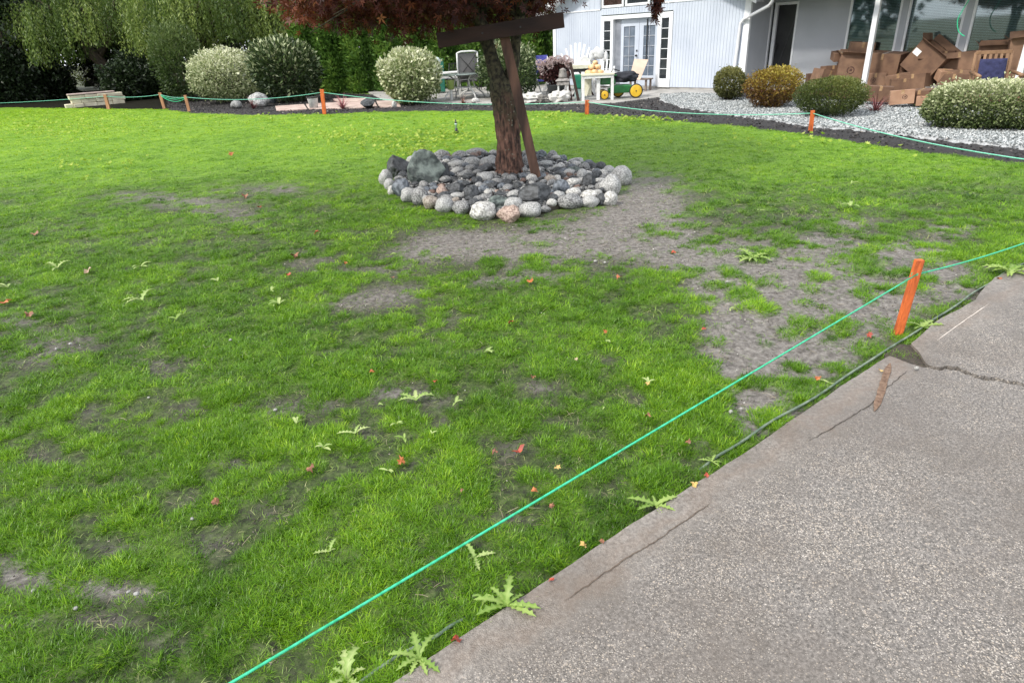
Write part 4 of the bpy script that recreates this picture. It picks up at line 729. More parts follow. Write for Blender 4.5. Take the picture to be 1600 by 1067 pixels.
def rockmesh(seed, sub=3, rough=.12, ang=0):
    bm = bmesh.new(); bmesh.ops.create_icosphere(bm, subdivisions=sub, radius=1); o = Vector((seed*5.3, seed*2.9, seed*1.3))
    for v in bm.verts:
        p = v.co.copy(); k = 1+rough*mn.noise(p*1.1+o)*1.6+rough*.5*mn.noise(p*2.7+o)
        if ang:
            c_ = mn.cell(p*1.7+o); k += ang*.10*mn.noise(p*5+o)+.06*mn.noise(p*9+o)
        v.co = p*k
    if ang:
        for j in range(9):
            nrm = Vector((math.sin(seed+j*2.1), math.cos(seed*1.7+j*1.3), math.sin(seed*.6+j*3.1)*.8)).normalized(); dd = .70+.12*math.sin(j*4.7+seed)
            for v in bm.verts:
                q = v.co.dot(nrm)-dd
                if q > 0: v.co -= nrm*q*.92
    me = bpy.data.meshes.new('stone'); bm.to_mesh(me); bm.free()
    if not ang: me.polygons.foreach_set('use_smooth', np.ones(len(me.polygons), bool))
    return me
RMESH = {}
def stone_obj(name, key, seed, loc, r, rot, parent=None, ang=0, sub=3):
    k_ = (key, seed % 5, ang, sub)
    if k_ not in RMESH: RMESH[k_] = rockmesh(seed % 5+len(key)*7, sub, .16, ang); RMESH[k_].materials.append(RM[key])
    o = bpy.data.objects.new(name, RMESH[k_]); C.objects.link(o); o.location = [float(v) for v in loc]; o.scale = [q*(1.2 if ang else 1) for q in r]; o.rotation_euler = rot
    if parent: o.parent = parent
    return o
ring = thing('stone_ring', 'round bed of mixed river stones and cobbles around the red maple', 'rock bed', (0, 0, 0))
bm_ = sheetless = MB(); rc = np.array(RING)[:, :2].mean(0); pts_ = [tuple(rc+(np.array(p[:2])-rc)*.93) for p in RING][::-1]
MB().prism(pts_, -.05, .035).build('soil_mound', M_dirt, ring)
placed = []
def zr_(px, py, w, h, key, seed, ang=0, name='stone', label=None, zoff=0, dep=1., sub=3, inner=False):
    cx_, cy_ = 580+px/3.72, 210+py/3.72; wpx, hpx = w/3.72, h/3.72
    base = G(cx_, cy_+hpx*.42, .05 if inner else .0); s = SC(base); rx = wpx*s/2; rz = hpx*s/2*.98; ry = (rx+rz)/2*dep
    hd = np.array([base[0], base[1], 0]); hd /= np.linalg.norm(hd); p = base+hd*ry*.5; p[2] = (.04 if inner else 0)+rz*.72
    o = stone_obj(name, key, seed, p, (rx*1.04, ry, rz*1.04), (random.uniform(-.2, .2), random.uniform(-.15, .15), random.uniform(-.3, .3)), None if label else ring, ang, sub)
    if label: tag(o, label, 'stone')
    placed.append((p[0], p[1], max(rx, ry))); return o
edge = [(90, 255, 74, 95, 'light', 1), (110, 292, 66, 74, 'light', 2), (122, 326, 44, 62, 'white', 3), (182, 312, 98, 112, 'blue', 4), (218, 356, 86, 84, 'light', 5), (292, 360, 104, 112, 'grey', 6), (350, 396, 88, 78, 'tan', 7), (430, 412, 102, 96, 'light', 8), (528, 427, 98, 88, 'grey', 9), (925, 440, 130, 92, 'light', 3), (1010, 436, 70, 40, 'grey', 7), (1160, 392, 156, 92, 'grey', 2), (1272, 395, 104, 66, 'light', 1), (1340, 380, 60, 76, 'dark', 2),
        (1388, 376, 92, 82, 'white', 6), (1392, 303, 124, 124, 'light', 9), (1378, 217, 88, 62, 'light', 4), (1330, 188, 70, 56, 'dark', 3), (1188, 160, 96, 44, 'light', 3), (1262, 172, 70, 46, 'blue', 2), (412, 126, 108, 66, 'grey', 1), (512, 126, 98, 56, 'grey', 3), (622, 113, 128, 54, 'grey', 5), (712, 117, 56, 56, 'light', 8), (992, 118, 66, 52, 'blue', 1), (1056, 132, 74, 76, 'grey', 2), (1108, 146, 66, 52, 'blue', 4),
        (440, 150, 70, 50, 'blue', 2), (900, 115, 60, 44, 'grey', 2), (240, 150, 70, 50, 'light', 2), (945, 120, 60, 46, 'dark', 2)]
for e in edge: zr_(*e)
inn = [(826, 395, 108, 68, 'light', 2), (665, 246, 90, 66, 'light', 3), (612, 272, 66, 54, 'dark', 4), (582, 345, 90, 90, 'dark', 9), (650, 318, 70, 56, 'blue', 3), (700, 300, 60, 50, 'dark', 1), (660, 366, 90, 46, 'grey', 6), (830, 346, 88, 52, 'light', 7), (1100, 302, 96, 86, 'blue', 8), (1172, 281, 104, 54, 'white', 1), (1226, 232, 66, 76, 'light', 2), (1270, 272, 78, 86, 'dark', 3), (1180, 336, 94, 54, 'white', 4), (1266, 350, 104, 54, 'white', 5), (1084, 356, 84, 56, 'light', 6), (1050, 392, 60, 46, 'white', 2),
        (592, 160, 104, 64, 'light', 7), (682, 160, 96, 66, 'light', 8), (502, 172, 104, 46, 'light', 9), (668, 200, 84, 66, 'dark', 6), (1010, 168, 90, 40, 'light', 3), (1238, 188, 60, 44, 'light', 4), (1240, 186, 56, 54, 'grey', 3), (1305, 240, 66, 60, 'dark', 4), (1330, 300, 60, 50, 'grey', 1), (895, 165, 56, 70, 'grey', 5), (505, 315, 84, 70, 'dark', 3), (560, 225, 70, 44, 'grey', 2), (500, 210, 70, 44, 'light', 1), (745, 345, 60, 40, 'dark', 7),
        (760, 300, 60, 46, 'blue', 2), (850, 300, 60, 44, 'dark', 3), (1150, 220, 70, 40, 'light', 6), (1090, 205, 70, 36, 'dark', 2), (1180, 205, 70, 50, 'green', 4), (600, 395, 60, 60, 'dark', 1), (760, 380, 60, 46, 'grey', 4), (490, 378, 50, 34, 'tan', 3), (1040, 260, 60, 60, 'tan', 2), (1080, 255, 50, 50, 'white', 3), (1350, 250, 50, 44, 'grey', 2), (1315, 335, 56, 40, 'light', 2)]
for e in inn: zr_(*e, inner=True, ang=.7 if e[4] in ('dark', 'green') else 0)
zr_(160, 196, 126, 126, 'dark', 2, 1, 'boulder', 'dark jagged boulder at the left of the stone ring, next to the big greenish one', sub=4)
zr_(308, 222, 212, 196, 'green', 1, 1, 'boulder', 'largest boulder of the stone ring, grey green and angular', sub=4)
zr_(425, 235, 70, 120, 'dark', 4, 1, 'boulder', 'narrow dark rock against the right side of the big greenish boulder', sub=4)
zr_(656, 447, 146, 114, 'white', 3, 0, 'granite_stone', 'large whitish speckled granite stone at the front of the ring', sub=4)
zr_(805, 464, 126, 102, 'pink', 4, 0, 'granite_stone', 'pink granite stone, frontmost of the ring beside the whitish one', sub=4)
zr_(416, 336, 68, 86, 'pink', 2, 0, 'round_stone', 'small upright pinkish tan stone below the big greenish boulder')
zr_(724, 345, 62, 46, 'pink', 1, .6, 'pink_stone', 'small pink angular stone in the middle of the ring')
zr_(1452, 243, 118, 124, 'light', 7, 0, 'grey_stone', 'tall light grey stone at the right-hand end of the ring', sub=4)
zr_(958, 350, 190, 112, 'dark', 8, 1, 'mossy_rock', 'dark mossy layered rock in front of the leaning prop', sub=4, inner=True)
zr_(728, 396, 126, 66, 'green', 6, 1, 'flat_rock', 'flat dark green rock between the whitish and pink granite stones', inner=True)
keys = ['dark', 'dark', 'grey', 'blue', 'light', 'dark', 'grey', 'brown', 'white']
cnt = 0
for i in range(3500):
    a = random.uniform(0, 6.283); q = RR*1.3*math.sqrt(random.random()); x, y = RC[0]+q*math.cos(a), RC[1]+q*math.sin(a)
    if not inpoly(x, y, pts_): continue
    r_ = random.uniform(.035, .075)
    if any((x-p[0])**2+(y-p[1])**2 < (p[2]*.85+r_*.75)**2 for p in placed) or cnt > 240: continue
    if (x-TB[0])**2+(y-TB[1])**2 < .2**2: continue
    k = random.choice(keys); stone_obj('stone', k, i, (x, y, .045+r_*.3+random.uniform(0, .03)), (r_*random.uniform(.9, 1.5), r_*random.uniform(.8, 1.2), r_*random.uniform(.5, .8)), (random.uniform(-.3, .3), random.uniform(-.3, .3), random.uniform(0, 3)), ring, 0, 2); placed.append((x, y, r_)); cnt += 1
X_, Y_ = polypts([tuple(rc+(np.array(p)-rc)*.97) for p in pts_], 13000); RP = [proto('ring_pebble', pebble(.022, 1, .3, i+30), instcol('ring_pebble_stone', [(0, (.03, .032, .034)), (.5, (.12, .12, .12)), (.85, (.3, .3, .29)), (1, (.5, .49, .47))])) for i in range(3)]
o = scatter('pebble_fill', RP, X_, Y_, .035, .5, 1.3, rng.random(len(X_))**1.3, .035); o.parent = ring
# ================= PROP =================
prop = thing('wooden_prop', 'weathered wooden T-shaped prop leaning against the maple under its boughs', 'tree prop', (0, 0, 0))
M_prop = mat('weathered_timber', (.035, .018, .012), (.14, .075, .05), scale=9, rough=.85, bump=1, bscale=30, stretch=(1, 1, .2)); M_beam = mat('dark_timber', (.016, .008, .006), (.04, .02, .014), scale=7, rough=.9, bump=.8, bscale=30, stretch=(.2, 1, 1))
pb = G(840, 284); PB_ = G(838, 282); PB_ = PB_-np.array([0, .15, 0]); s = SC(PB_)
a = PL(840, 286, PB_); b = PL(785, 44, PB_, .12); MB().bar(tuple(a), tuple(b), 14.5*s, .075, up=(0, 1, 0)).build('post', M_prop, prop, bevel=.006)
a = PL(683.5, 64, PB_, -.0); b = PL(881, 31.5, PB_, -.0); MB().bar(tuple(a), tuple(b), .06, 20*s, up=(0, 0, 1)).build('crossbar', M_beam, prop, bevel=.006)
for f in (.36, .66): p = a*(1-f)+b*f; MB().lathe([(.012, -.04), (.012, -.034)], 8, tuple(p), 'y').build('bolt', M_black, prop)
# ================= STAKES AND STRING =================
M_or = mat('orange_stake', (.26, .05, .014), (.62, .135, .028), scale=26, contrast=(.28, .5), rough=.75, bump=1, bscale=90, stretch=(1, 1, .2)); M_wood = mat('bare_stake', (.32, .15, .075), (.5, .26, .14), scale=14, rough=.7, bump=.5, stretch=(1, 1, .2))
def stake(label, xb, yb, xt, yt, wpx, mt, group='stakes around the lawn'):
    b = G(xb, yb); t_ = PL(xt, yt, b); s = SC(b); o = MB(); w = max(wpx*s, .018); d = Vector(t_)-Vector(b); e = Vector(b)-d*.15; ax = d.normalized()
    x = ax.cross(Vector((0, 1, .1))).normalized(); y = ax.cross(x); vs = []
    for p, k in ((e, .2), (Vector(b), 1), (Vector(t_), 1)):
        for sx, sy in ((-1, -.35), (1, -.35), (1, .35), (-1, .35)): vs.append(p+x*sx*w/2*k+y*sy*w*k)
    o.add(vs, [(0, 1, 2, 3)[::-1], (8, 9, 10, 11)]+[(4*j+i, 4*j+(i+1) % 4, 4*j+4+(i+1) % 4, 4*j+4+i) for j in range(2) for i in range(4)])
    o = o.build('stake', mt, None, bevel=.0015); tag(o, label, 'stake', group); return b, t_
S0 = stake('orange wooden stake nearest the camera, leaning at the edge of the driveway', 1403, 521, 1437, 406, 11.5, M_or)
S1 = stake('orange stake on the gravel in front of the low green shrub', 1266, 208, 1270, 173, 5.5, M_or); S2 = stake('orange stake in front of the white wooden table', 917, 179, 917.5, 157, 6, M_or)
S3 = stake('orange stake between the round shrubs and the conifer hedge', 507, 178, 503, 140, 5.5, M_or); S4 = stake('bare wood stake at the left end of the mulch bed, nearer the cream shrub', 296, 175, 289, 149, 4, M_wood)
S5 = stake('bare wood stake left of the similar one by the mulch bed', 257, 170, 249.5, 145, 4, M_wood); S6 = stake('bare wood stake in front of the low pale stone wall', 170, 171, 164, 148, 4.5, M_wood)
def sag(a, b, s_, n=14): a = np.array(a); b = np.array(b); return [tuple(a+(b-a)*i/n-np.array([0, 0, s_])*4*(i/n)*(1-i/n)) for i in range(n+1)]
def top(S_, f=.9): return np.array(S_[0])*(1-f)+np.array(S_[1])*f
T0 = top(S0, .82)-np.array([0, .012, 0]); ne = ray(360, 1067); k = (.30-CH)/ne[2]; NE_ = OC+ne*k; d_ = NE_-T0; far_end = NE_+d_*.9
strng = thing('boundary_string', 'green plastic string strung along the driveway over the grass from the nearest orange stake', 'string')
MB().tube([tuple(T0+(NE_-T0)*i/20-np.array([0, 0, .0])) for i in range(21)]+[tuple(far_end)], .0042, 8).build('strand', M_string, strng, True)
mb = MB(); ax_ = (Vector(S0[1])-Vector(S0[0])).normalized(); c0 = Vector(T0)
for j in range(3):
    lp = []
    for i in range(13): a = i*math.pi/6; lp.append(c0+Vector((0, .012, 0))+ax_*(.006*(j-1))+Vector((math.cos(a)*.0215, math.sin(a)*.014, 0)))
    mb.tube(lp, .0034, 6, False)
mb.build('knot', M_string, strng, True)['kind'] = 'stuff'
RT = PL(1602, 379, G(1600, 470)); RT2 = np.array([9.5, 5.0, .35]); pr_ = PL(1600, 380, T0, 0)
q0 = G(1640, 425); q1 = PL(1700, 352, q0); strr = thing('boundary_string', 'green string running from the nearest stake off the right side of the photo', 'string')
e_ = PL(1601, 380, G(1570, 455)); e2 = e_+(e_-T0)*1.6; MB().tube([tuple(T0+(e_-T0)*i/8-np.array([0, 0, .012*math.sin(i*math.pi/8)])) for i in range(9)]+[tuple(e2)], .0046, 8).build('strand', M_string, strr, True)
fs = thing('boundary_string', 'pale green string strung between the stakes along the far edge of the lawn', 'string'); M_string2 = mat('pale_green_twine', (.10, .48, .34), (.28, .66, .5), scale=60, rough=.45)
A6, A5, A4, A3, A2, A1 = [top(s_, .88) for s_ in (S6, S5, S4, S3, S2, S1)]; lf = PL(-60, 163, G(-60, 172)); rt = PL(1600, 232, G(1600, 262)); rt = rt+(rt-A1)*.5
for nm_, a, b, s_ in [('strand', lf, A6, .05), ('strand', A6, A5, .06), ('strand', A5, A4, .05), ('strand', A4, A3, .13), ('strand', A3, A2, .16), ('strand', A2, A1, .12), ('strand', A1, rt, .14)]: MB().tube(sag(a, b, s_), .008, 6).build(nm_, M_string2, fs, True)
for j in (0, 1): MB().tube(sag(A5-np.array([0, 0, .02+.02*j]), A4-np.array([0, 0, .03*j]), .1+.05*j), .010, 6).build('strand', M_string, fs, True)
# hose lying along the edge
HPX = [(520, 1090), (570, 1055), (640, 1012), (700, 975), (760, 940), (830, 893), (905, 848), (990, 797), (1060, 752), (1122, 712), (1180, 676), (1240, 640), (1300, 603), (1350, 570), (1400, 538), (1440, 512), (1475, 490), (1510, 466), (1540, 446), (1565, 430), (1600, 412)]
hp_ = [G(x, y, .012) for x, y in HPX]; hq = []
for i, p in enumerate(hp_):
    z = .012+(.002 if i > 8 else -.010) if (i > 8 or i < 4) else -.030; hq.append((p[0], p[1], z))
hq, _ = dense(hq, [1]*len(hq), 4); hq = [(x+.004*math.sin(i*.7), y+.004*math.cos(i*.9), z+.003*math.sin(i*.5)) for i, (x, y, z) in enumerate(hq)]
tag(MB().tube(hq, .0065, 10).build('garden_hose', mat('hose_rubber', (.07, .11, .075), (.2, .25, .18), scale=20, rough=.6, bump=.3), smooth=True), 'old dull green hose half sunk in the grass along the driveway edge', 'hose')
# sprinkler
b = G(713.5, 209); t = thing('sprinkler', 'small pop-up lawn sprinkler standing in the grass behind the stone ring', 'sprinkler', b); s = SC(b)
MB().lathe([(.035, -.01), (.035, .03), (.022, .05), (.022, .075)], 12).build('body', M_black, t, True); MB().lathe([(.014, .075), (.014, .125), (.02, .13), (.02, .15)], 12).build('riser', mat('pale_plastic', (.35, .5, .42), (.55, .65, .6), rough=.4), t, True)
MB().lathe([(.018, .15), (.018, .165), (.009, .175), (.009, .20), (.004, .205)], 10).build('nozzle', M_black, t, True)
t.scale = (1.35, 1.35, 1.35)
# ================= WEEDS =================
M_weed = leafmat('weed_leaf', [(0, (.07, .15, .02)), (.5, (.18, .31, .05)), (1, (.38, .50, .14))], .35, .5); M_weedp = leafmat('pale_weed_leaf', [(0, (.10, .20, .035)), (.5, (.27, .40, .10)), (1, (.50, .58, .24))], .35, .5)
def weed(label, x, y, wpx, nl, kind='thin', pale=False, up=.5, seed=0, dirs=None, z=0.0, group=None):
    b = G(x, y, z); s = SC(b); r2 = random.Random(seed*13+int(x)); t = thing('weed', label, 'weed', b, 0, group); Ls = wpx*s*.55
    for i in range(nl):
        a = dirs[i][0] if dirs else i*6.283/nl+r2.uniform(-.4, .4); l_ = Ls*(dirs[i][1] if dirs else r2.uniform(.7, 1.1)); el = dirs[i][2] if dirs and len(dirs[i]) > 2 else up*r2.uniform(.5, 1.4)
        V, Fc = [], []; n = 16 if kind == 'thistle' else 6; p = np.array([0, 0, .004]); d = np.array([math.cos(a), math.sin(a), 0]); sd = np.array([-d[1], d[0], 0]); wmax = l_*(.125 if kind == 'thistle' else .14)
        for k in range(n+1):
            f = k/n; w = wmax*(math.sin(math.pi*(.12+.85*f))**.7)
            if kind == 'thistle': w *= (1.3 if k % 3 == 1 else .62)*r2.uniform(.75, 1.25)
            if k == n: w = .0005
            droop = el*(1-1.7*f); lift = abs(w)*.35*(1 if kind != 'thistle' else (1+.6*(k % 2)))
            V += [p+sd*w+np.array([0, 0, lift]), p.copy(), p-sd*w+np.array([0, 0, lift])]
            st = l_/n; p = p+(d*math.cos(droop)+np.array([0, 0, math.sin(droop)]))*st+sd*r2.uniform(-.04, .04)*st
            p[2] = max(p[2], .003)
        for k in range(n): q = 3*k; Fc += [(q, q+1, q+4, q+3), (q+1, q+2, q+5, q+4)]
        tint = np.clip(.3+.5*r2.random()+np.tile([.0, .35, .0], n+1)+.1*rng.random(3*(n+1)), 0, 1)
        link('leaf', npmesh('leaf', V, Fc, {'tint': tint}, True), M_weedp if pale else M_weed, t)
    return t
PI = math.pi
weed('bright spiny thistle rosette overlapping the driveway edge, largest one at the bottom', 792, 946, 100, 7, 'thistle', dirs=[(1.35, 1.1, 1.25), (-.25, 1.0, .25), (-.55, .95, .2), (PI*.95, 1.0, .5), (PI*1.12, .95, .3), (PI*.72, .8, .7), (.5, .6, .6)], z=.02)
weed('bright spiny thistle rosette at the bottom edge of the photo by the driveway corner', 655, 1028, 84, 7, 'thistle', dirs=[(1.9, 1.1, 1.0), (1.0, 1.0, .9), (-.7, 1.0, .2), (-1.1, .8, .2), (PI*.97, 1.1, .5), (PI*1.2, .9, .4), (PI*1.4, .7, .3)], z=.015)
weed('tall pale thistle cut off by the bottom edge of the photo left of the rosette', 543, 1062, 90, 6, 'thistle', True, dirs=[(1.3, 1.3, 1.45), (1.8, 1.2, 1.4), (.4, .7, 1.0), (2.6, .7, .9), (3.6, .8, .5), (5.6, .8, .5)])
weed('spreading thistle with three long leaves at the grass edge beside the driveway', 1024, 790, 76, 6, 'thistle', dirs=[(2.75, 1.1, .3), (.35, 1.0, .35), (-.6, .8, .3), (3.5, .8, .3), (1.6, .5, .6), (-1.4, .6, .2)], z=.01)
weed('pale plant leaning under the near green string', 742, 872, 62, 4, 'thistle', True, dirs=[(2.1, 1.1, .7), (.15, 1.0, .3), (-1.3, .9, .25), (3.4, .3, .3)])
weed('pale two-leaved seedling among dense grass at the lower left centre', 516, 862, 44, 3, 'thistle', True, dirs=[(1.3, 1.1, 1.0), (3.3, 1.1, .2), (.3, .4, .8)])
weed('small thistle at the grass edge above the fallen yellow leaf', 1112, 722, 38, 5, 'thistle', dirs=[(2.9, 1., .3), (.9, .9, .7), (-1.1, .8, .2), (-.3, .7, .3), (2.0, .6, .5)], z=.005)
weed('long-leaved weed draped over the hose by the notch in the driveway', 1440, 512, 60, 6, 'thistle', False, dirs=[(2.7, .8, .6), (-.1, 1.1, .3), (.5, 1., .4), (-1.2, .9, .2), (3.6, .6, .4), (1.2, .5, .6)], z=.01)
weed('leafy light green weed at the far corner of the driveway', 1577, 428, 70, 13, 'thistle', False, .7, 9, z=.01)
weed('leafy clump of pale weeds in the sparse grass right of the ring', 1175, 405, 62, 10, 'thistle', False, .6, 3)
weed('single pale leaf lying over the hose near the orange leaf', 1296, 600, 34, 3, 'thin', True, dirs=[(2.5, 1., .4), (-.8, .7, .1), (-.3, .6, .2)])
for j, (x, y, w, nl, pale, lab) in enumerate([
    (650, 627, 56, 5, True, 'pale green five-leaved weed, largest of the small cluster in the middle of the lawn'), (555, 678, 50, 3, True, 'pale seedling with one long upright leaf and one lying flat, left of the cluster'), (463, 662, 26, 3, True, 'small pale V-shaped seedling on the left of the middle cluster'),
    (505, 700, 34, 4, True, 'small bright seedling beneath the V-shaped one'), (592, 634, 18, 3, True, 'tiny upright pale seedling just left of the five-leaved weed'), (620, 664, 24, 3, True, 'small pale seedling under the five-leaved weed'), (632, 686, 30, 4, False, 'small green seedling below two pale ones in the middle'),
    (675, 678, 18, 3, True, 'tiny folded pale seedling right of the middle seedlings'), (712, 630, 30, 3, True, 'pale three-leaved seedling right of the five-leaved weed'), (606, 736, 32, 3, True, 'flat pale seedling touching the orange maple leaf'), (222, 470, 58, 3, True, 'pale three-leaved plant lying open in the left part of the lawn'),
    (90, 420, 50, 4, True, 'pale spreading plant near the left edge above the tan leaf'), (436, 476, 34, 4, True, 'small bright star-shaped weed left of the sparse middle strip'), (424, 455, 24, 3, True, 'tiny pale weed just above the star-shaped one'), (220, 418, 32, 4, True, 'small fuzzy pale weed in the upper left grass'),
    (758, 552, 34, 4, True, 'thin pale weed in the middle distance below the ring'), (953, 536, 18, 3, True, 'tiny pale seedling below the bare patch'), (428, 480, 16, 2, False, 'tiny two-leaved seedling beside the star-shaped weed'), (276, 499, 30, 4, False, 'small limp weed in the left grass'),
    (12, 450, 34, 3, True, 'pale weed cut off by the left edge'), (1330, 288, 20, 4, True, 'tiny pale weed in the far lush grass on the right'), (1328, 324, 36, 4, True, 'thin pale weed at the edge of the sparse right part'), (1186, 330, 20, 3, True, 'tiny pale weed in the far sparse grass'), (610, 250+150, 20, 3, False, 'tiny green weed left of the brown patch'),
    (1140, 490-6, 18, 3, True, 'tiny pale seedling beside the tuft in the bare area'), (1012, 598, 22, 3, True, 'small yellowish seedling left of the near string'), (755, 935, 34, 5, False, 'small bright rosette left of the largest thistle'), (1272, 300, 16, 3, True, 'tiny weed right of the ring in lush grass'), (942, 640, 14, 2, True, 'tiny cream seedling among grass right of centre'),
    (340, 440, 26, 3, True, 'small light weed in the left middle grass')]):
    r2 = random.Random(j); weed(lab, x, y, w, nl, 'thin' if w < 45 else 'thistle', pale, .6, j, [(r2.uniform(0, 6.28) if j > 3 else [[.1, .9, 1.7, 2.6, 3.3], [1.2, 3.2, .4], [2.2, .9, 1.5], [2.4, .1, -.6, 3.4]][j][i], r2.uniform(.75, 1.15), r2.uniform(.2, 1.1)) for i in range(nl)], z=.012)
# low bright clover tufts in the far lawn
n = 2600; X, Y = [], []
for x, y, a, b, k in [(90, 195, 110, 22, 700), (620, 222, 90, 14, 300), (700, 215, 60, 10, 200), (1000, 190, 60, 6, 140), (870, 184, 30, 6, 90), (650, 240, 40, 8, 120), (120, 255, 90, 20, 90), (460, 190, 200, 16, 160), (1250, 225, 200, 14, 60), (760, 200, 160, 12, 160), (520, 215, 60, 12, 90)]:
    q = rng.normal(size=(k, 2))*np.array([a*.6, b*.6])+np.array([x, y]); q[:, 1] = np.maximum(q[:, 1], 178)
    for u_ in q: p = G(*u_); X.append(p[0]); Y.append(p[1])
X = np.array(X); Y = np.array(Y); k = inpoly(X, Y, LAWN) & ~inpoly(X, Y, RING); X, Y = X[k], Y[k]
def broad():
    V, Fc, T = leaves(np.zeros((7, 3))+np.array([0, 0, .03]), np.stack([np.cos(np.arange(7)*.9), np.sin(np.arange(7)*.9), .5+.3*rng.random(7)], 1), np.tile([0, 0, 1.], (7, 1)), .05*np.ones(7), .022*np.ones(7), np.zeros(7)); return npmesh('broad', V, Fc)
CL = [proto('clover', broad(), leafmat('clover_leaf', [(0, (.22, .36, .03)), (.6, (.38, .52, .06)), (1, (.58, .66, .16))], .45, .5, inst=True)) for _ in range(2)]
scatter('clover', CL, X, Y, .015, .6, 1.2)
# ================= FALLEN LEAVES =================
M_fl = [mat('fallen_leaf_'+c_, a, b, scale=30, rough=.6) for c_, a, b in [('red', (.20, .025, .015), (.42, .08, .04)), ('orange', (.26, .07, .02), (.45, .15, .04)), ('yellow', (.42, .27, .07), (.6, .42, .16)), ('brown', (.14, .06, .035), (.28, .12, .06)), ('tan', (.35, .25, .16), (.5, .38, .27))]]
def fleaf(label, x, y, wpx, col, seed, z=.03):
    b = G(x, y, z); s = SC(b); R_ = wpx*s*.42; r2 = random.Random(seed); V, Fc = [(0, 0, .0)], []; n = 14; rr_ = []
    for i in range(n):
        a = i*2*PI/n; k = (1 if i % 2 == 0 else .62)*r2.uniform(.7, 1.1); V.append((math.cos(a)*R_*k, math.sin(a)*R_*k*.85, R_*(.3*math.sin(a*2+seed)+.25*r2.uniform(-1, 1))))
    Fc = [(0, i+1, (i+1) % n+1) for i in range(n)]; me = bpy.data.meshes.new('fallen_leaf'); me.from_pydata(V, [], Fc); o = link('fallen_leaf', me, M_fl[col], None, b); o.rotation_euler = (r2.uniform(-.4, .4), r2.uniform(-.4, .4), r2.uniform(0, 6)); tag(o, label, 'leaf', 'fallen maple leaves')
    return o
FL = [(809, 703, 30, 0, 'curled red maple leaf, brightest one in the middle foreground'), (773, 705, 18, 3, 'dark red leaf just left of the bright red one'), (627, 720, 22, 1, 'orange leaf standing beside a flat pale seedling'), (485, 730, 24, 3, 'brown orange leaf left of the standing orange one'), (336, 784, 24, 3, 'long orange red leaf in the lower left'),
      (870, 730, 18, 2, 'small yellowish leaf right of the bright red one'), (835, 766, 18, 1, 'faded orange leaf close above the near string'), (862, 790, 16, 3, 'dull brown leaf touching the string line'), (1085, 755, 20, 2, 'yellow leaf on the driveway edge by the small thistle'), (1104, 742, 14, 0, 'small pink red leaf at the driveway edge beside the yellow one'),
      (712, 998, 26, 0, 'dark red leaf at the driveway edge between the two big rosettes'), (861, 905, 14, 0, 'small red leaf at the driveway edge right of the largest thistle'), (912, 851, 22, 2, 'yellow brown leaf at the driveway edge in the grass'), (940, 845, 14, 3, 'small brown leaf at the edge right of the yellow brown one'), (1278, 590, 16, 1, 'orange leaf by the hose in the bare soil'),
      (1358, 522, 16, 0, 'small red leaf left of the nearest stake'), (1562, 435, 15, 1, 'orange leaf at the far driveway corner beside the leafy weed'), (1100, 513, 12, 0, 'tiny red leaf at the left rim of the bare area'), (1052, 394, 12, 0, 'tiny red leaf below the right end of the ring'), (828, 438, 20, 1, 'orange leaf on the brown patch below the ring'),
      (968, 432, 18, 1, 'pale orange leaf right of the brown patch'), (613, 433, 10, 3, 'small dark leaf left of the brown patch'), (460, 398, 20, 3, 'brown leaf in the left middle grass'), (450, 428, 14, 0, 'red leaf under the brown one in the left middle grass'), (137, 422, 24, 4, 'tan leaf in the left grass'), (45, 490, 22, 3, 'rust brown leaf near the left edge'),
      (6, 472, 26, 1, 'orange leaf cut off by the left edge'), (383, 305, 18, 3, 'brown leaf on the thin grass left of the ring'), (405, 323, 12, 0, 'small red leaf on the thin grass left of the ring'), (495, 362, 14, 0, 'red leaf left of the ring in lush grass'), (582, 580, 14, 1, 'small orange leaf in the grass at the centre'), (833, 588, 16, 3, 'dark brown leaf right of centre'),
      (946, 517, 12, 1, 'small orange leaf below the brown patch'), (798, 502, 14, 0, 'small red leaf above the centre'), (1012, 598, 12, 2, 'small yellow leaf at the foot of a seedling'), (362, 240, 14, 1, 'tiny orange leaf in the far lawn at left'), (55, 365, 22, 3, 'brown flattened leaf in the left grass'), (722, 705+60, 12, 3, 'tiny brown leaf below the dark red one'), (1376, 578, 12, 2, 'pale leaf scrap at the notch of the driveway'),
      (1075, 690, 18, 3, 'brown curled leaf beside the near string in bare soil'), (1012, 648, 14, 3, 'small brown leaf in grass above the string'), (680, 595, 10, 0, 'tiny red leaf near the centre'), (900, 560, 10, 4, 'tiny tan leaf right of the centre'), (540, 410, 10, 1, 'tiny orange leaf left of the brown patch')]
for i, (x, y, w, c_, lab) in enumerate(FL): fleaf(lab, x, y, w, c_, i)
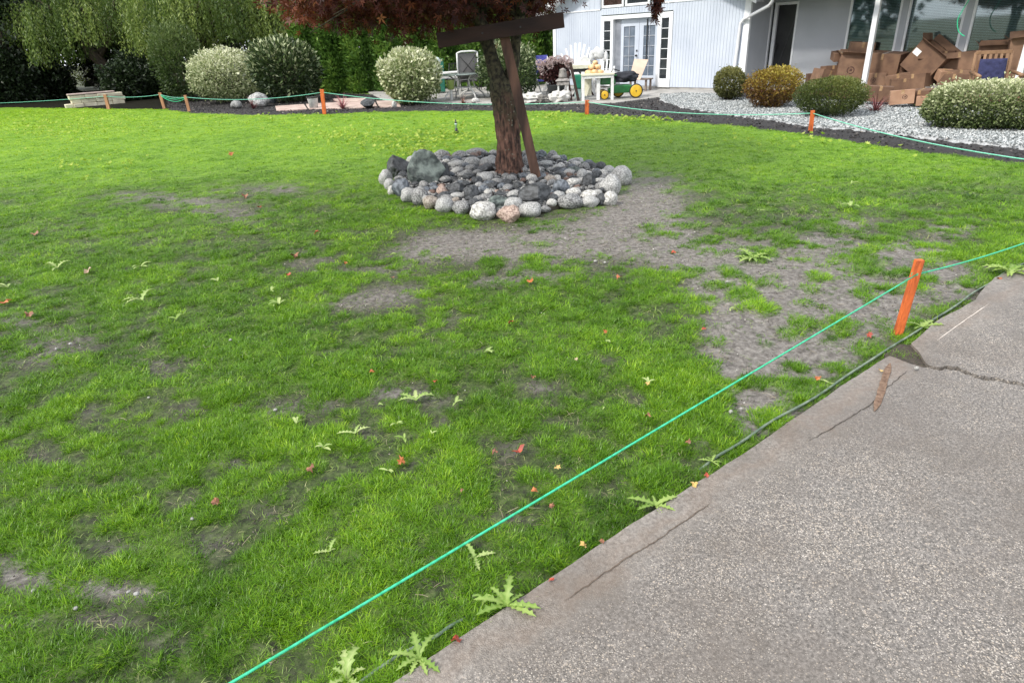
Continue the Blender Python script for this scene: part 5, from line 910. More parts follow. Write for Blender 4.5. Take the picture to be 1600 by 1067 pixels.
# white pebbles lying on the soil
for i, (x, y, r_) in enumerate([(1432, 575, .010), (1142, 643, .011), (1158, 638, .007), (213, 927, .009), (201, 924, .007), (52, 922, .007), (118, 950, .008), (930, 408, .012), (945, 410, .011), (1136, 440, .010), (110, 537, .010), (360, 531, .010), (232, 621, .007), (430, 640, .009), (88, 545, .009), (300, 810, .007)]):
    b = G(x, y, .008 if i else .035); o = stone_obj('pebble', 'white', i, b, (r_*1.2, r_, r_*.8), (0, 0, i), None, 0, 2); tag(o, 'white pebble '+['', 'below the string in the lower bare strip, the bigger of two', 'below the string in the lower bare strip, the smaller of two', 'on bare soil at the lower left, right one of a pair', 'on bare soil at the lower left, left one of a pair', 'on bare soil nearest the left edge', 'lowest in the left-hand bare patch', 'on the brown patch right of the pink granite stone, left of two', 'on the brown patch right of the pink granite stone, right of two', 'beside the small seedling in the upper bare area', 'in a dark gap in the far left grass', 'in thin grass left of the orange leaves at centre', 'half hidden in the left middle grass', 'in a dark gap left of the cluster of seedlings', 'in thin grass near the left edge under the rust brown leaf', 'in the grass left of the long orange red leaf'][i] if i else 'white pebble lying in the driveway notch at the start of the crack', 'pebble', 'white pebbles on the lawn' if i else None)
# ================= CARDBOARD BOXES ON THE PORCH =================
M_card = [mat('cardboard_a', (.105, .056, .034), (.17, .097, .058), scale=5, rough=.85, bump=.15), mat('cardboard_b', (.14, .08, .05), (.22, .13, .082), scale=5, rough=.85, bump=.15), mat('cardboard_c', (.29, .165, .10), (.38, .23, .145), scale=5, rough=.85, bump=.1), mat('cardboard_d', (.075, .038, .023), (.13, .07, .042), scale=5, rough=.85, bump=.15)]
M_tape = mat('packing_tape', (.30, .19, .10), (.38, .25, .14), scale=20, rough=.25); M_lab = mat('paper_label', (.68, .68, .66), (.78, .78, .76), scale=20, rough=.7); M_ink = mat('box_print', (.05, .022, .015), (.09, .04, .03), scale=30, rough=.8); M_inner = mat('box_inside', (.10, .05, .03), (.15, .08, .045), scale=5, rough=.9)
def carton(label, x0, x1, y0, y1, t=None, yaw=0., tilt=0., mt=0, dep=.8, op=0, mark=None, lab=False, roll=0., group='cardboard boxes heaped on the porch', lift=0.):
    cx_ = (x0+x1)/2
    if t is None: b = G(cx_, y1, PZ+.002)
    else:
        s_, z_ = HP(cx_, y1, t); b = KH+DH*s_+NH*t; b[2] = max(z_, PZ+.002)
    sc = SC(b); w = (x1-x0)*sc; h = (y1-y0)*sc*1.03; d = w*dep
    hd = np.array([b[0], b[1], 0]); hd /= np.linalg.norm(hd); c = b+hd*d*.5; T_ = thing('cardboard_box', label, 'box', (c[0], c[1], b[2]+lift), facing(c)+yaw, group); rj = random.Random(int(x0*7+y0)); tilt += rj.uniform(-.07, .07); roll += rj.uniform(-.10, .10); T_.rotation_euler = (tilt, roll, facing(c)+yaw+rj.uniform(-.25, .25)); op = op or (1 if rj.random() < .28 and not mark else 0)
    k = .010; m_ = M_card[mt]; mb = MB()
    if op:
        for q in (((0, -d/2+k/2, h/2), (w, k, h)), ((0, d/2-k/2, h/2), (w, k, h)), ((-w/2+k/2, 0, h/2), (k, d-2*k, h)), ((w/2-k/2, 0, h/2), (k, d-2*k, h)), ((0, 0, k/2+.001), (w-2*k, d-2*k, k))): mb.box(*q)
        mb.build('body', m_, T_)
        for j, (cc, dd, rr) in enumerate([((0, -d/2-.07*math.cos(.5), h+.03), (w*.98, .15, .006), (-.45 if op == 1 else .9, 0, 0)), ((0, d/2+.03, h+.08), (w*.98, .16, .006), (1.1, 0, 0)), ((-w/2-.05, 0, h+.05), (.15, d*.95, .006), (0, .75, 0)), ((w/2+.05, 0, h+.05), (.15, d*.95, .006), (0, -.6, 0))]):
            MB().box(cc, dd, rot=rr).build('flap', m_, T_)
    else:
        mb.box((0, 0, h/2), (w, d, h)); mb.build('body', m_, T_, bevel=.006)
        MB().box((0, 0, h+.001), (.055, d*1.002, .003)).build('tape', M_tape, T_); MB().box((0, -d/2-.001, h*.86), (.055, .003, h*.28)).build('tape', M_tape, T_)
        MB().box((w/2+.001, 0, h*.5), (.003, .008, h*.98)).build('seam', M_inner, T_)
    if mark:
        r_ = min(w, h)*.17; u_, v_ = mark; y_ = -d/2-.002; mb = MB(); n = 20
        for i in range(n):
            if i % 7 == 6: continue
            a0, a1 = i*2*PI/n, (i+1)*2*PI/n; mb.add([(u_*w+math.cos(a)*q, y_, v_*h+math.sin(a)*q) for a, q in ((a0, r_), (a1, r_), (a1, r_*.72), (a0, r_*.72))], [(0, 1, 2, 3)])
        mb.add([(u_*w-r_*.4, y_, v_*h-r_*.2), (u_*w+r_*.3, y_, v_*h-r_*.3), (u_*w+r_*.45, y_, v_*h+r_*.2), (u_*w, y_, v_*h+r_*.45)], [(0, 1, 2, 3)]); mb.build('printed_mark', M_ink, T_)['kind'] = 'stuff'
    if lab: MB().box((-w*.36, -d/2-.003, h*.62), (w*.22, .004, h*.2)).build('label', M_lab, T_)
    return T_
carton('sloping plain box at the left end of the heap beside the low green shrub', 1266, 1294, 121, 146, .35, .5, 0, 1, .9, roll=.18)
carton('open box with a dark printed mark, higher one left of the white post', 1306, 1341, 92, 124, .55, .25, -.05, 1, .8, 1, mark=(.0, .35))
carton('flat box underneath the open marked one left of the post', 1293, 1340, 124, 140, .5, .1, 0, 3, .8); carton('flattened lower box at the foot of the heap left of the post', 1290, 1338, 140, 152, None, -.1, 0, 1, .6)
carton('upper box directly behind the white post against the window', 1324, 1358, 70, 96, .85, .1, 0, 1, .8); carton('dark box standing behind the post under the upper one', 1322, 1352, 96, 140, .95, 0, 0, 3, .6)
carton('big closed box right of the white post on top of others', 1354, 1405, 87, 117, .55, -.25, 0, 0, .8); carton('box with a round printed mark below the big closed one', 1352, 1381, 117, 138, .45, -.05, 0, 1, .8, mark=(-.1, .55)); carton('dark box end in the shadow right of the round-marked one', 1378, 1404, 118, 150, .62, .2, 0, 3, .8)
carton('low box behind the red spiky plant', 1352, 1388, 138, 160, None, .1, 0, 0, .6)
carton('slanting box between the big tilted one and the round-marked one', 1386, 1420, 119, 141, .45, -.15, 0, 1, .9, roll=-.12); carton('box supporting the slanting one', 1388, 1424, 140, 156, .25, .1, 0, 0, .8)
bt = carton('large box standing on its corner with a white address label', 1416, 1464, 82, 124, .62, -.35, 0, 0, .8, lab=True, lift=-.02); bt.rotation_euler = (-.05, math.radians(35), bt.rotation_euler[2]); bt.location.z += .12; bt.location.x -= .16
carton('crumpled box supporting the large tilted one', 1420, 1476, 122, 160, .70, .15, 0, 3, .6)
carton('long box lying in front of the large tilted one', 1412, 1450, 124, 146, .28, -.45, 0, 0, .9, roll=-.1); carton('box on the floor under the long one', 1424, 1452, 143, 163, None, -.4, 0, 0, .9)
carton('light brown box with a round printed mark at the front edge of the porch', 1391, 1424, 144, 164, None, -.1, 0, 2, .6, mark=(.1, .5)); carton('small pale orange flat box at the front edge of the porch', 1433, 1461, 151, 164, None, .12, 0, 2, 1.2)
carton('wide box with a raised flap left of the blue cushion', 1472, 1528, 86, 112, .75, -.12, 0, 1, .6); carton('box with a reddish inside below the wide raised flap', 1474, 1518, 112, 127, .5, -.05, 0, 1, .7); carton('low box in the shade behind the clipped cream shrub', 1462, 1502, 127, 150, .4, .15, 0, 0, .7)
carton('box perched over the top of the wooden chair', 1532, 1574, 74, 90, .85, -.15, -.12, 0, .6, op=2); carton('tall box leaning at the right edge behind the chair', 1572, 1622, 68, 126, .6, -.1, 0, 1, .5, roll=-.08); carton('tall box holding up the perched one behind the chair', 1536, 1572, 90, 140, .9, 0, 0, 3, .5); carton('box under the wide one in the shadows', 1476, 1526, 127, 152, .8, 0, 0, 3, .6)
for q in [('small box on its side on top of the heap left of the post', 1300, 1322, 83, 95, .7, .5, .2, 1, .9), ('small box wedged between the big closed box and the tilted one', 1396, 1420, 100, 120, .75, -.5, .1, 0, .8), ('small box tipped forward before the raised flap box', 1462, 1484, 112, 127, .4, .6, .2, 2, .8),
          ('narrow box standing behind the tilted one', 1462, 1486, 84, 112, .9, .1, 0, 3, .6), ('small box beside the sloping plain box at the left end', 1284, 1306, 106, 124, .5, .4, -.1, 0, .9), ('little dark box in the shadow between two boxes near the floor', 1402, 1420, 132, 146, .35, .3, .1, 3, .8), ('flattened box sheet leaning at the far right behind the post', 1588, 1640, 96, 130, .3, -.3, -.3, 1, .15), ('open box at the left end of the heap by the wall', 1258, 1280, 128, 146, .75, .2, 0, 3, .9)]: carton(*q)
# grey plastic bag
b = G(1468, 152, PZ); t_ = tag(MB().blob((0, 0, 0), (.30, .2, .13), 3, .35, 4, 3).build('plastic_bag', mat('grey_plastic', (.10, .09, .085), (.2, .185, .17), scale=6, rough=.4), smooth=True), 'crumpled grey plastic bag at the porch edge behind the small pale box', 'bag'); t_.location = (b[0], b[1]+.1, PZ+.1)
# ---------- porch chair with navy cushion
b = G(1541, 164, PZ); b = b+NH*.10; s = SC(b); CS_ = .90; ch = thing('wooden_chair', 'wooden slat-backed armchair with a navy blue cushion at the right end of the porch', 'chair', (b[0], b[1], PZ), facing(b)+.28)
M_w = mat('varnished_wood', (.17, .09, .045), (.27, .155, .08), scale=8, rough=.5, stretch=(1, 1, .3)); M_navy = mat('navy_cushion', (.012, .014, .05), (.028, .032, .09), scale=12, rough=.9, bump=.4)
for sx in (-1, 1):
    MB().bar((sx*.36, -.30, 0), (sx*.36, -.26, .56), .06).build('front_leg', M_w, ch, bevel=.006); MB().bar((sx*.33, .30, 0), (sx*.33, .48, 1.0), .05).build('back_post', M_w, ch, bevel=.006)
    MB().tube([(sx*.37, -.36, .58), (sx*.37, -.1, .6), (sx*.36, .34, .62)], .035, 10).build('armrest', M_w, ch, True); MB().bar((sx*.34, -.28, .34), (sx*.34, .30, .30), .04, .07).build('side_rail', M_w, ch)
for i in range(6): MB().bar((-.25+.1*i, .33, .36), (-.25+.1*i, .47, 1.02), .05, .02).build('back_slat', M_w, ch)
MB().bar((-.33, .46, 1.0), (.33, .46, 1.0), .03, .07).build('top_rail', M_w, ch, bevel=.005)
for i in range(5): MB().bar((-.32, -.25+.13*i, .36), (.32, -.25+.13*i, .36), .1, .02).build('seat_slat', M_w, ch)
cu = thing('chair_cushion', 'navy blue tufted cushion lying on the wooden porch armchair', 'cushion', (b[0], b[1], PZ), facing(b)+.28)
def pad(w, l, h, M_, name, par, mtx):
    bm = bmesh.new(); bmesh.ops.create_grid(bm, x_segments=18, y_segments=18, size=.5); V = []
    vs = [(v.co.x, v.co.y) for v in bm.verts]; fs = [tuple(v.index for v in f.verts) for f in bm.faces]; bm.free(); n = len(vs); mb = MB()
    def hgt(x, y): e = max(0, (1-(2*abs(x))**6))*max(0, (1-(2*abs(y))**6)); t_ = 1-.45*math.exp(-min((x-a)**2+(y-c_)**2 for a in (-.22, .22) for c_ in (-.22, .22))/.004); return h*.5*(e**.5)*t_
    mb.add([mtx @ Vector((x*w, y*l, hgt(x, y))) for x, y in vs]+[mtx @ Vector((x*w, y*l, -hgt(x, y)*.8)) for x, y in vs], fs+[tuple(i+n for i in f[::-1]) for f in fs]); return mb.build(name, M_, par, True)
pad(.58, .56, .10, M_navy, 'seat_pad', cu, Matrix.Translation((0, -.02, .43)) @ Matrix.Rotation(-.06, 4, 'X')); pad(.50, .44, .09, M_navy, 'back_pad', cu, Matrix.Translation((0, .31, .66)) @ Matrix.Rotation(1.35, 4, 'X'))
ch.scale = (CS_,)*3; cu.scale = (CS_,)*3
# ================= PATIO THINGS =================
M_wp = mat('white_paint', (.62, .62, .60), (.76, .76, .74), scale=12, rough=.5, bump=.2); M_wm = mat('white_metal', (.52, .53, .52), (.68, .68, .66), scale=18, rough=.4); M_cream = mat('cream_plastic', (.60, .58, .44), (.70, .68, .55), scale=8, rough=.5); M_sling = mat('grey_sling', (.13, .125, .125), (.22, .21, .21), scale=60, rough=.8); M_brownm = mat('brown_dead_leaf', (.05, .025, .02), (.12, .06, .045), scale=10, rough=.9)
M_jg = mat('green_machine_paint', (.012, .11, .025), (.025, .19, .045), scale=6, rough=.35); M_ye = mat('yellow_wheel', (.55, .33, .015), (.72, .46, .03), scale=6, rough=.4); M_rub = mat('rubber', (.012, .011, .01), (.03, .027, .025), scale=20, rough=.8); M_sto = mat('pale_cloth', (.42, .41, .38), (.62, .61, .57), scale=5, rough=.9, bump=.5)
def at(x, y, z=.05, push=0.):
    b = G(x, y, z); h = np.array([b[0], b[1], 0]); h /= np.linalg.norm(h); return b+h*push
def T(name, label, cat, x, y, rz=0., push=0., z=.05):
    b = at(x, y, z, push); t_ = thing(name, label, cat, b, facing(b)+rz); return t_, SC(b), b
# white tube-leg table with glass top
t, s, b = T('patio_table', 'glass-topped patio table with white curved tube legs beside the cream shrub', 'table', 727, 156, 0, .4)
for a in (.5, 2.0, 3.6, 5.2): MB().tube([(math.cos(a)*.72, math.sin(a)*.5, 0), (math.cos(a)*.66, math.sin(a)*.46, .12), (math.cos(a)*.38, math.sin(a)*.26, .34), (math.cos(a)*.30, math.sin(a)*.2, .56), (math.cos(a)*.5, math.sin(a)*.34, .70)], .024, 8).build('leg', M_wm, t, True)
MB().tube([(math.cos(a*.3)*.40, math.sin(a*.3)*.27, .33) for a in range(22)], .014, 6).build('brace_ring', M_wm, t, True); MB().lathe([(.66, .70), (.68, .71), (.68, .722), (.66, .73)], 32).build('tabletop', mat('table_glass', (.14, .17, .16), (.2, .24, .22), scale=4, rough=.08), t, True)
# high back swivel chair
t, s, b = T('sling_chair', 'high-backed patio chair with white frame and grey sling, seen from behind', 'chair', 733, 154, .12, 1.0)
for sx in (-1, 1): MB().tube([(sx*.30, -.20, .50), (sx*.33, -.26, .9), (sx*.32, -.32, 1.30)], .028, 8).build('back_post', M_wm, t, True); MB().tube([(sx*.30, -.22, .64), (sx*.40, -.1, .68), (sx*.40, .28, .66), (sx*.34, .36, .46)], .02, 8).build('armrest', M_wm, t, True)
MB().tube([(-.32, -.32, 1.29), (-.2, -.33, 1.33), (.2, -.33, 1.33), (.32, -.32, 1.29)], .028, 8).build('top_rail', M_wm, t, True); MB().add([(-.29, -.22, .52), (.29, -.22, .52), (.30, -.31, 1.28), (-.30, -.31, 1.28), (-.29, -.205, .52), (.29, -.205, .52), (.30, -.295, 1.28), (-.30, -.295, 1.28)], [(0, 1, 2, 3), (4, 5, 6, 7), (0, 1, 5, 4), (2, 3, 7, 6)]).build('sling_back', M_sling, t)
for a_, b_ in (((-.28, -.25, .6), (.28, -.325, 1.24)), ((.28, -.25, .6), (-.28, -.325, 1.24))): MB().tube([a_, tuple((np.array(a_)+np.array(b_))/2+np.array([0, -.03, 0])), b_], .011, 6).build('back_brace', M_black, t, True)
MB().box((0, .05, .47), (.58, .54, .07)).build('seat', M_sling, t, bevel=.02); MB().lathe([(.03, .12), (.03, .45)], 10).build('swivel_column', M_wm, t, True)
for a in (.78, 2.36, 3.93, 5.5): MB().tube([(0, 0, .16), (math.cos(a)*.2, math.sin(a)*.2, .13), (math.cos(a)*.36, math.sin(a)*.36, 0)], .02, 7).build('leg', M_wm, t, True)
# small white stand, fan, bins
t, s, b = T('side_table', 'low white table left of the sling chair, behind the cream shrub', 'table', 700, 154, .1, 1.1)
MB().box((0, 0, .70), (.95, .6, .07)).build('tabletop', M_wp, t, bevel=.01); MB().box((0, -.02, .60), (.86, .5, .1)).build('apron', M_wp, t)
for sx in (-1, 1):
    for sy in (-1, 1): MB().box((sx*.4, sy*.24, .33), (.06, .06, .66)).build('leg', M_wp, t)
tb_ = b; t = thing('desk_fan', 'small round pale fan standing on the low white patio table', 'fan', (b[0]-.28, b[1], .785), facing(b)); MB().lathe([(.09, 0), (.09, .02), (.02, .04), (.015, .2)], 14).build('base', M_wm, t, True)
MB().lathe([(.02, -.04), (.13, -.03), (.15, 0), (.13, .03), (.02, .04)], 20, (0, 0, .32), 'y').build('guard', mat('fan_guard', (.35, .42, .40), (.5, .57, .55), rough=.4), t, True)
t, s, b = T('storage_bin', 'dark teal green plastic bin behind the low white table', 'bin', 689, 152, 0, 1.8); MB().box((0, 0, .55), (.36, .4, 1.02), taper=1.1).build('body', mat('teal_plastic', (.01, .10, .07), (.02, .15, .1), rough=.5), t, bevel=.02); MB().box((0, 0, 1.08), (.42, .46, .05)).build('lid', M_jg, t, bevel=.01)
t, s, b = T('bucket', 'lime green bucket hanging low at the left legs of the patio table', 'bucket', 706, 157, 0, .2); MB().lathe([(.10, .30), (.13, .56), (.14, .58), (.12, .56), (.09, .32)], 16).build('body', mat('lime_plastic', (.30, .42, .10), (.45, .55, .2), rough=.4), t, True); MB().lathe([(.05, 0), (.045, .3)], 10).build('stand', M_wm, t); MB().tube([(-.13, 0, .57), (0, 0, .68), (.13, 0, .57)], .006, 6).build('handle', M_black, t)
b = at(743, 162, .02); o = stone_obj('white_stone', 'white', 2, b+np.array([0, 0, .07]), (.13, .1, .09), (0, 0, 0)); tag(o, 'small white pointed stone in the mulch before the white tube table', 'stone')
# blue-backed folding chair
t, s, b = T('lawn_chair', 'white folding garden chair with a bright blue backrest, right of the maple trunk', 'chair', 846, 152, .25, .9); M_bl = mat('blue_fabric', (.05, .055, .26), (.08, .085, .36), scale=30, rough=.8)
MB().add([(-.17, -.02, .62), (.2, -.02, .62), (.25, .10, 1.12), (-.12, .10, 1.12), (-.17, 0, .62), (.2, 0, .62), (.25, .12, 1.12), (-.12, .12, 1.12)], [(0, 1, 2, 3), (4, 5, 6, 7), (0, 1, 5, 4), (1, 2, 6, 5), (2, 3, 7, 6), (0, 3, 7, 4)]).build('backrest', M_bl, t); MB().box((.03, -.2, .42), (.42, .42, .04)).build('seat', M_bl, t, bevel=.01)
for x_ in (-.2, .24):
    MB().tube([(x_+.12, -.45, 0), (x_+.04, -.1, .45), (x_, .0, .66), (x_, .11, 1.08)], .022, 8).build('frame_tube', M_wm, t, True); MB().tube([(x_, .25, 0), (x_, -.3, .45)], .02, 8).build('leg', M_wm, t, True); MB().tube([(x_-.06, -.42, .62), (x_-.06, .03, .66)], .024, 8).build('armrest', M_wm, t, True)
# planter with drying mophead flowers
t, s, b = T('potted_hydrangea', 'dark potted shrub with faded pink mophead flowers between the trunk and the white table', 'plant', 869, 156, 0, .55)
MB().lathe([(.20, 0), (.26, .34), (.29, .36), (.27, .37), (.24, .33)], 18).build('pot', mat('dark_pot', (.015, .02, .022), (.04, .05, .05), rough=.5), t, True)
n = 2600; P, d, rad = crown_pts(n, (-.02, 0, .72), (.42, .3, .30), .2, 1.8, .7, 61); V, Fc, Tt = leaves(P, d+rdir(n), rdir(n), .09*rng.uniform(.6, 1.2, n), .05*np.ones(n), rng.random(n)); link('foliage', npmesh('foliage', V, Fc, {'tint': Tt}), leafmat('maroon_leaf', [(0, (.02, .008, .008)), (.7, (.08, .025, .025)), (1, (.16, .08, .07))], .2), t)
mb = MB()
for i in range(9): a = i*.7; mb.tube([(math.cos(a)*.06, math.sin(a)*.06, .3), (math.cos(a)*.25, math.sin(a)*.15, .75)], [.012, .006], 5)
mb.build('stem', M_brownm, t); M_flw = leafmat('faded_flower', [(0, (.30, .17, .15)), (.5, (.55, .42, .40)), (1, (.72, .66, .66))], .3)
for i, (x_, z_) in enumerate([(-.42, .86), (-.34, .72), (-.26, .98), (-.12, 1.04), (-.02, .98), (.08, 1.06), (.2, 1.0), (.3, 1.05), (.36, .9), (-.16, .88), (.42, .96), (-.46, .98)]):
    n = 150; P, d, rad = crown_pts(n, (x_, -.26+.06*math.sin(i*2), z_), (.085, .085, .07), .1, 1.5, .3, i); V, Fc, Tt = leaves(P, d+rdir(n)*.6, rdir(n), .04*np.ones(n), .03*np.ones(n), .3+.6*rng.random(n)); link('flower_head', npmesh('flower_head', V, Fc, {'tint': Tt}), M_flw, t)
# stone lantern
t, s, b = T('garden_lantern', 'small grey pagoda-shaped garden lantern in front of the faded flowers', 'lantern', 880, 158, 0, .05); M_lan = mat('grey_lantern', (.16, .145, .135), (.32, .30, .28), scale=14, rough=.8, bump=.4)
MB().box((0, 0, .05), (.34, .3, .1)).build('base', M_lan, t, bevel=.01); MB().box((0, 0, .46), (.36, .32, .1), taper=.9).build('lower_roof', M_lan, t, bevel=.01); MB().box((0, 0, .55), (.42, .36, .06), taper=.6).build('roof', M_lan, t, bevel=.01); MB().lathe([(.11, .58), (.12, .64), (.09, .78), (.10, .8), (.02, .84)], 12).build('finial', M_lan, t, True)
for sx in (-1, 1):
    for sy in (-1, 1): MB().box((sx*.13, sy*.11, .255), (.045, .045, .31)).build('post', M_wm, t)
# leaning boards and cloth heaps
b0 = at(904, 158, .05); b1 = PL(891, 98, b0, .25); tag(MB().bar(tuple(b0), tuple(b1), .075, .03, up=(0, 1, 0)).build('leaning_board', M_beam, bevel=.004), 'dark narrow board leaning left of the white wooden table', 'board')
b0 = at(893, 158, .05, .1); b1 = PL(886, 112, b0, .25); tag(MB().bar(tuple(b0), tuple(b1), .06, .03, up=(0, 1, 0)).build('leaning_board', M_brownm, bevel=.004), 'short brown board leaning beside the longer dark one', 'board')
def heap(name, label, cat, x, y, w, h, mt, seed, push=.1):
    b = at(x, y, .05, push); s = SC(b); o = MB().blob((0, 0, 0), (w*s/2, w*s*.35, h*s/2), 4, .28, seed, 2.6).build(name, mt, None, True); o.location = (b[0], b[1], .05+h*s*.36); tag(o, label, cat)
heap('cloth_bundle', 'crumpled pale cloth bundle on the patio edge in front of the grey lantern', 'bundle', 874, 160, 34, 19, M_sto, 3); heap('cloth_bundle', 'low whitish plastic sheet heaped right of the maple trunk', 'plastic sheet', 833, 161, 34, 17, M_sto, 5)
heap('cloth_bundle', 'dirty grey sacking between the whitish heap and the pale bundle', 'sacking', 848, 162, 18, 13, mat('sacking', (.10, .095, .085), (.2, .19, .17), scale=9, rough=.9), 7)
# adirondack chairs
def adirondack(label, x, y, rz, push, k=1., n=7, fan=.5, hgt=1.05, mt=None):
    t, s, b = T('adirondack_chair', label, 'chair', x, y, rz, push); mt = mt or M_wp
    for i in range(n):
        u_ = (i-(n-1)/2)/((n-1)/2); top_ = hgt*k*(1-.22*u_*u_); MB().bar((u_*.2*k, .22*k, .30*k), (u_*fan*k*.72, .55*k, top_), .052*k, .02).build('back_slat', mt, t)
    MB().bar((-.28*k, .36*k, .62*k), (.28*k, .36*k, .62*k), .03, .06).build('back_rail', mt, t)
    for i in range(5): MB().bar((-.28*k, (-.3+i*.13)*k, (.40-i*.03)*k), (.28*k, (-.3+i*.13)*k, (.40-i*.03)*k), .11*k, .02).build('seat_slat', mt, t)
    for sx in (-1, 1):
        MB().bar((sx*.30*k, -.32*k, 0), (sx*.30*k, -.32*k, .56*k), .09*k, .03).build('front_leg', mt, t); MB().bar((sx*.27*k, -.32*k, .36*k), (sx*.27*k, .52*k, .04), .03, .11*k).build('side_rail', mt, t); MB().box((sx*.34*k, -.02*k, .58*k), (.13*k, .72*k, .025)).build('armrest', mt, t, bevel=.005)
    return t
adirondack('large white fan-backed wooden chair against the pale house wall', 899, 152, -.12, 2.6, 1.22, 8, .62, 1.14); adirondack('white wooden chair with a plain slatted back in front of the french doors', 944, 152, -.15, 1.6, .92, 5, .34, .98)
b_ = at(934, 152, .05, 2.1); t = thing('life_jacket', 'white padded jacket draped over the top of the plain white chair', 'jacket', (b_[0], b_[1], .95), facing(b_)); MB().blob((0, 0, .18), (.22, .1, .16), 3, .2, 2, 2).build('padded_body', M_wm, t, True); MB().blob((-.21, 0, .10), (.07, .08, .16), 3, .15, 5, 2).build('sleeve', M_wm, t, True); MB().blob((.24, 0, .08), (.07, .08, .14), 3, .15, 7, 2).build('sleeve', M_wm, t, True)
adirondack('low white wooden chair seen between the faded flowers and the pale-topped table', 866, 151, .5, 1.9, .8, 6, .4, .95)
for lab, x, y, rz, ps in [('dark metal patio chair behind the white tube table, left one', 708, 151, -.5, 2.0), ('dark metal patio chair behind the white tube table, right one', 752, 150, .7, 2.3)]:
    t, s, b = T('metal_chair', lab, 'chair', x, y, rz, ps); 
    for sx in (-1, 1): MB().tube([(sx*.25, -.24, 0), (sx*.25, -.22, .62), (sx*.25, .1, .64)], .014, 6).build('leg', M_black, t, True); MB().tube([(sx*.24, .26, 0), (sx*.24, .22, .45), (sx*.22, .30, .92)], .014, 6).build('leg', M_black, t, True)
    MB().box((0, 0, .44), (.48, .46, .03)).build('seat', M_sling, t, bevel=.008); mb = MB()
    for i in range(7): mb.bar((-.21+.07*i, .24, .5), (-.2+.067*i, .30, .9), .012)
    mb.bar((-.23, .30, .92), (.23, .30, .92), .025); mb.build('backrest', M_black, t)['kind'] = 'stuff'
# wooden bench-table with white top
t, s, b = T('work_table', 'thick pale-topped table with dark underframe behind the faded flowers', 'table', 911, 155, .05, 1.1); MB().box((0, 0, .80), (.78, .5, .11)).build('tabletop', M_cream, t, bevel=.01); MB().box((0, 0, .70), (.7, .44, .08)).build('underframe', M_black, t)
for sx in (-1, 1): MB().bar((sx*.3, -.1, .0), (-sx*.12, -.1, .68), .05).build('cross_leg', M_beam, t)
b_ = b; t = thing('white_box', 'small house-shaped white box on the pale-topped table', 'box', (b_[0]+.02, b_[1], .862), facing(b_)+.2); MB().prismy([(-.15, 0), (.16, 0), (.17, .16), (.02, .28), (-.14, .18)], -.12, .12).build('body', M_wp, t, bevel=.008)
t, s, b = T('green_crate', 'green plastic crate under the pale-topped table', 'crate', 906, 157, 0, .75); MB().box((0, 0, .44), (.34, .3, .36), taper=1.08).build('body', mat('green_plastic', (.01, .14, .08), (.02, .22, .13), rough=.5), t, bevel=.015); MB().box((0, 0, .13), (.3, .26, .25)).build('base', mat('pale_teal', (.25, .38, .36), (.4, .5, .48), rough=.6), t, bevel=.01)
# white wooden table
t, s, b = T('white_table', 'small white wooden table with square legs behind the orange stake', 'table', 933, 158, .06, .28); W2 = 25*s
MB().box((0, 0, .66), (2*W2, .5, .05)).build('tabletop', M_cream, t, bevel=.006); MB().box((0, -.21, .60), (1.9*W2, .03, .07)).build('apron', M_wp, t)
for i, sx in enumerate((-1, 1)):
    for sy in (-1, 1): MB().box((sx*(W2-.05), sy*.19, .32), (.075, .06, .64)).build('leg', M_wp, t, bevel=.004)
MB().box((.02, -.12, .32), (.09, .05, .63)).build('leg', M_wp, t); MB().bar((-.30, .1, .1), (-.14, .1, .6), .04).build('brace', M_cream, t); MB().box((-.28, .15, .36), (.26, .02, .5)).build('side_panel', M_cream, t)
b_ = b; gg = mat('squash_skin', (.62, .36, .16), (.76, .60, .36), scale=5, rough=.5, contrast=(.4, .6))
for i, (x_, y_, z_, r_, lab) in enumerate([(-.20, -.08, .0, .095, 'pale orange squash at the left of the little heap on the white table'), (-.04, -.1, 0, .10, 'orange squash in front middle of the heap on the white table'), (.12, -.06, 0, .09, 'yellowish squash at the right of the heap on the white table'), (-.11, -.03, .13, .095, 'orange squash on the second layer left of the heap'), (.05, -.02, .13, .09, 'peach squash on the second layer right of the heap'), (-.02, .02, .25, .075, 'small peach squash topping the heap')]):
    ca, sa = math.cos(facing(b_)), math.sin(facing(b_)); t = thing('squash', lab, 'squash', (b_[0]+x_*ca-y_*sa-.04, b_[1]+x_*sa+y_*ca, .695+z_), i); mb = MB(); vs = []; n = 16
    mb.lathe([(r_*.15, r_*.1), (r_*.7, .0), (r_, r_*.55), (r_*.85, r_*1.15), (r_*.3, r_*1.4), (r_*.05, r_*1.3)], n); mb.v = [(x*(1+.07*math.cos(math.atan2(y, x)*8)), y*(1+.07*math.cos(math.atan2(y, x)*8)), z) for x, y, z in mb.v]; mb.build('body', gg, t, True); MB().tube([(0, 0, r_*1.3), (.01, 0, r_*1.65)], [.012, .009], 6).build('stem', M_brownm, t)
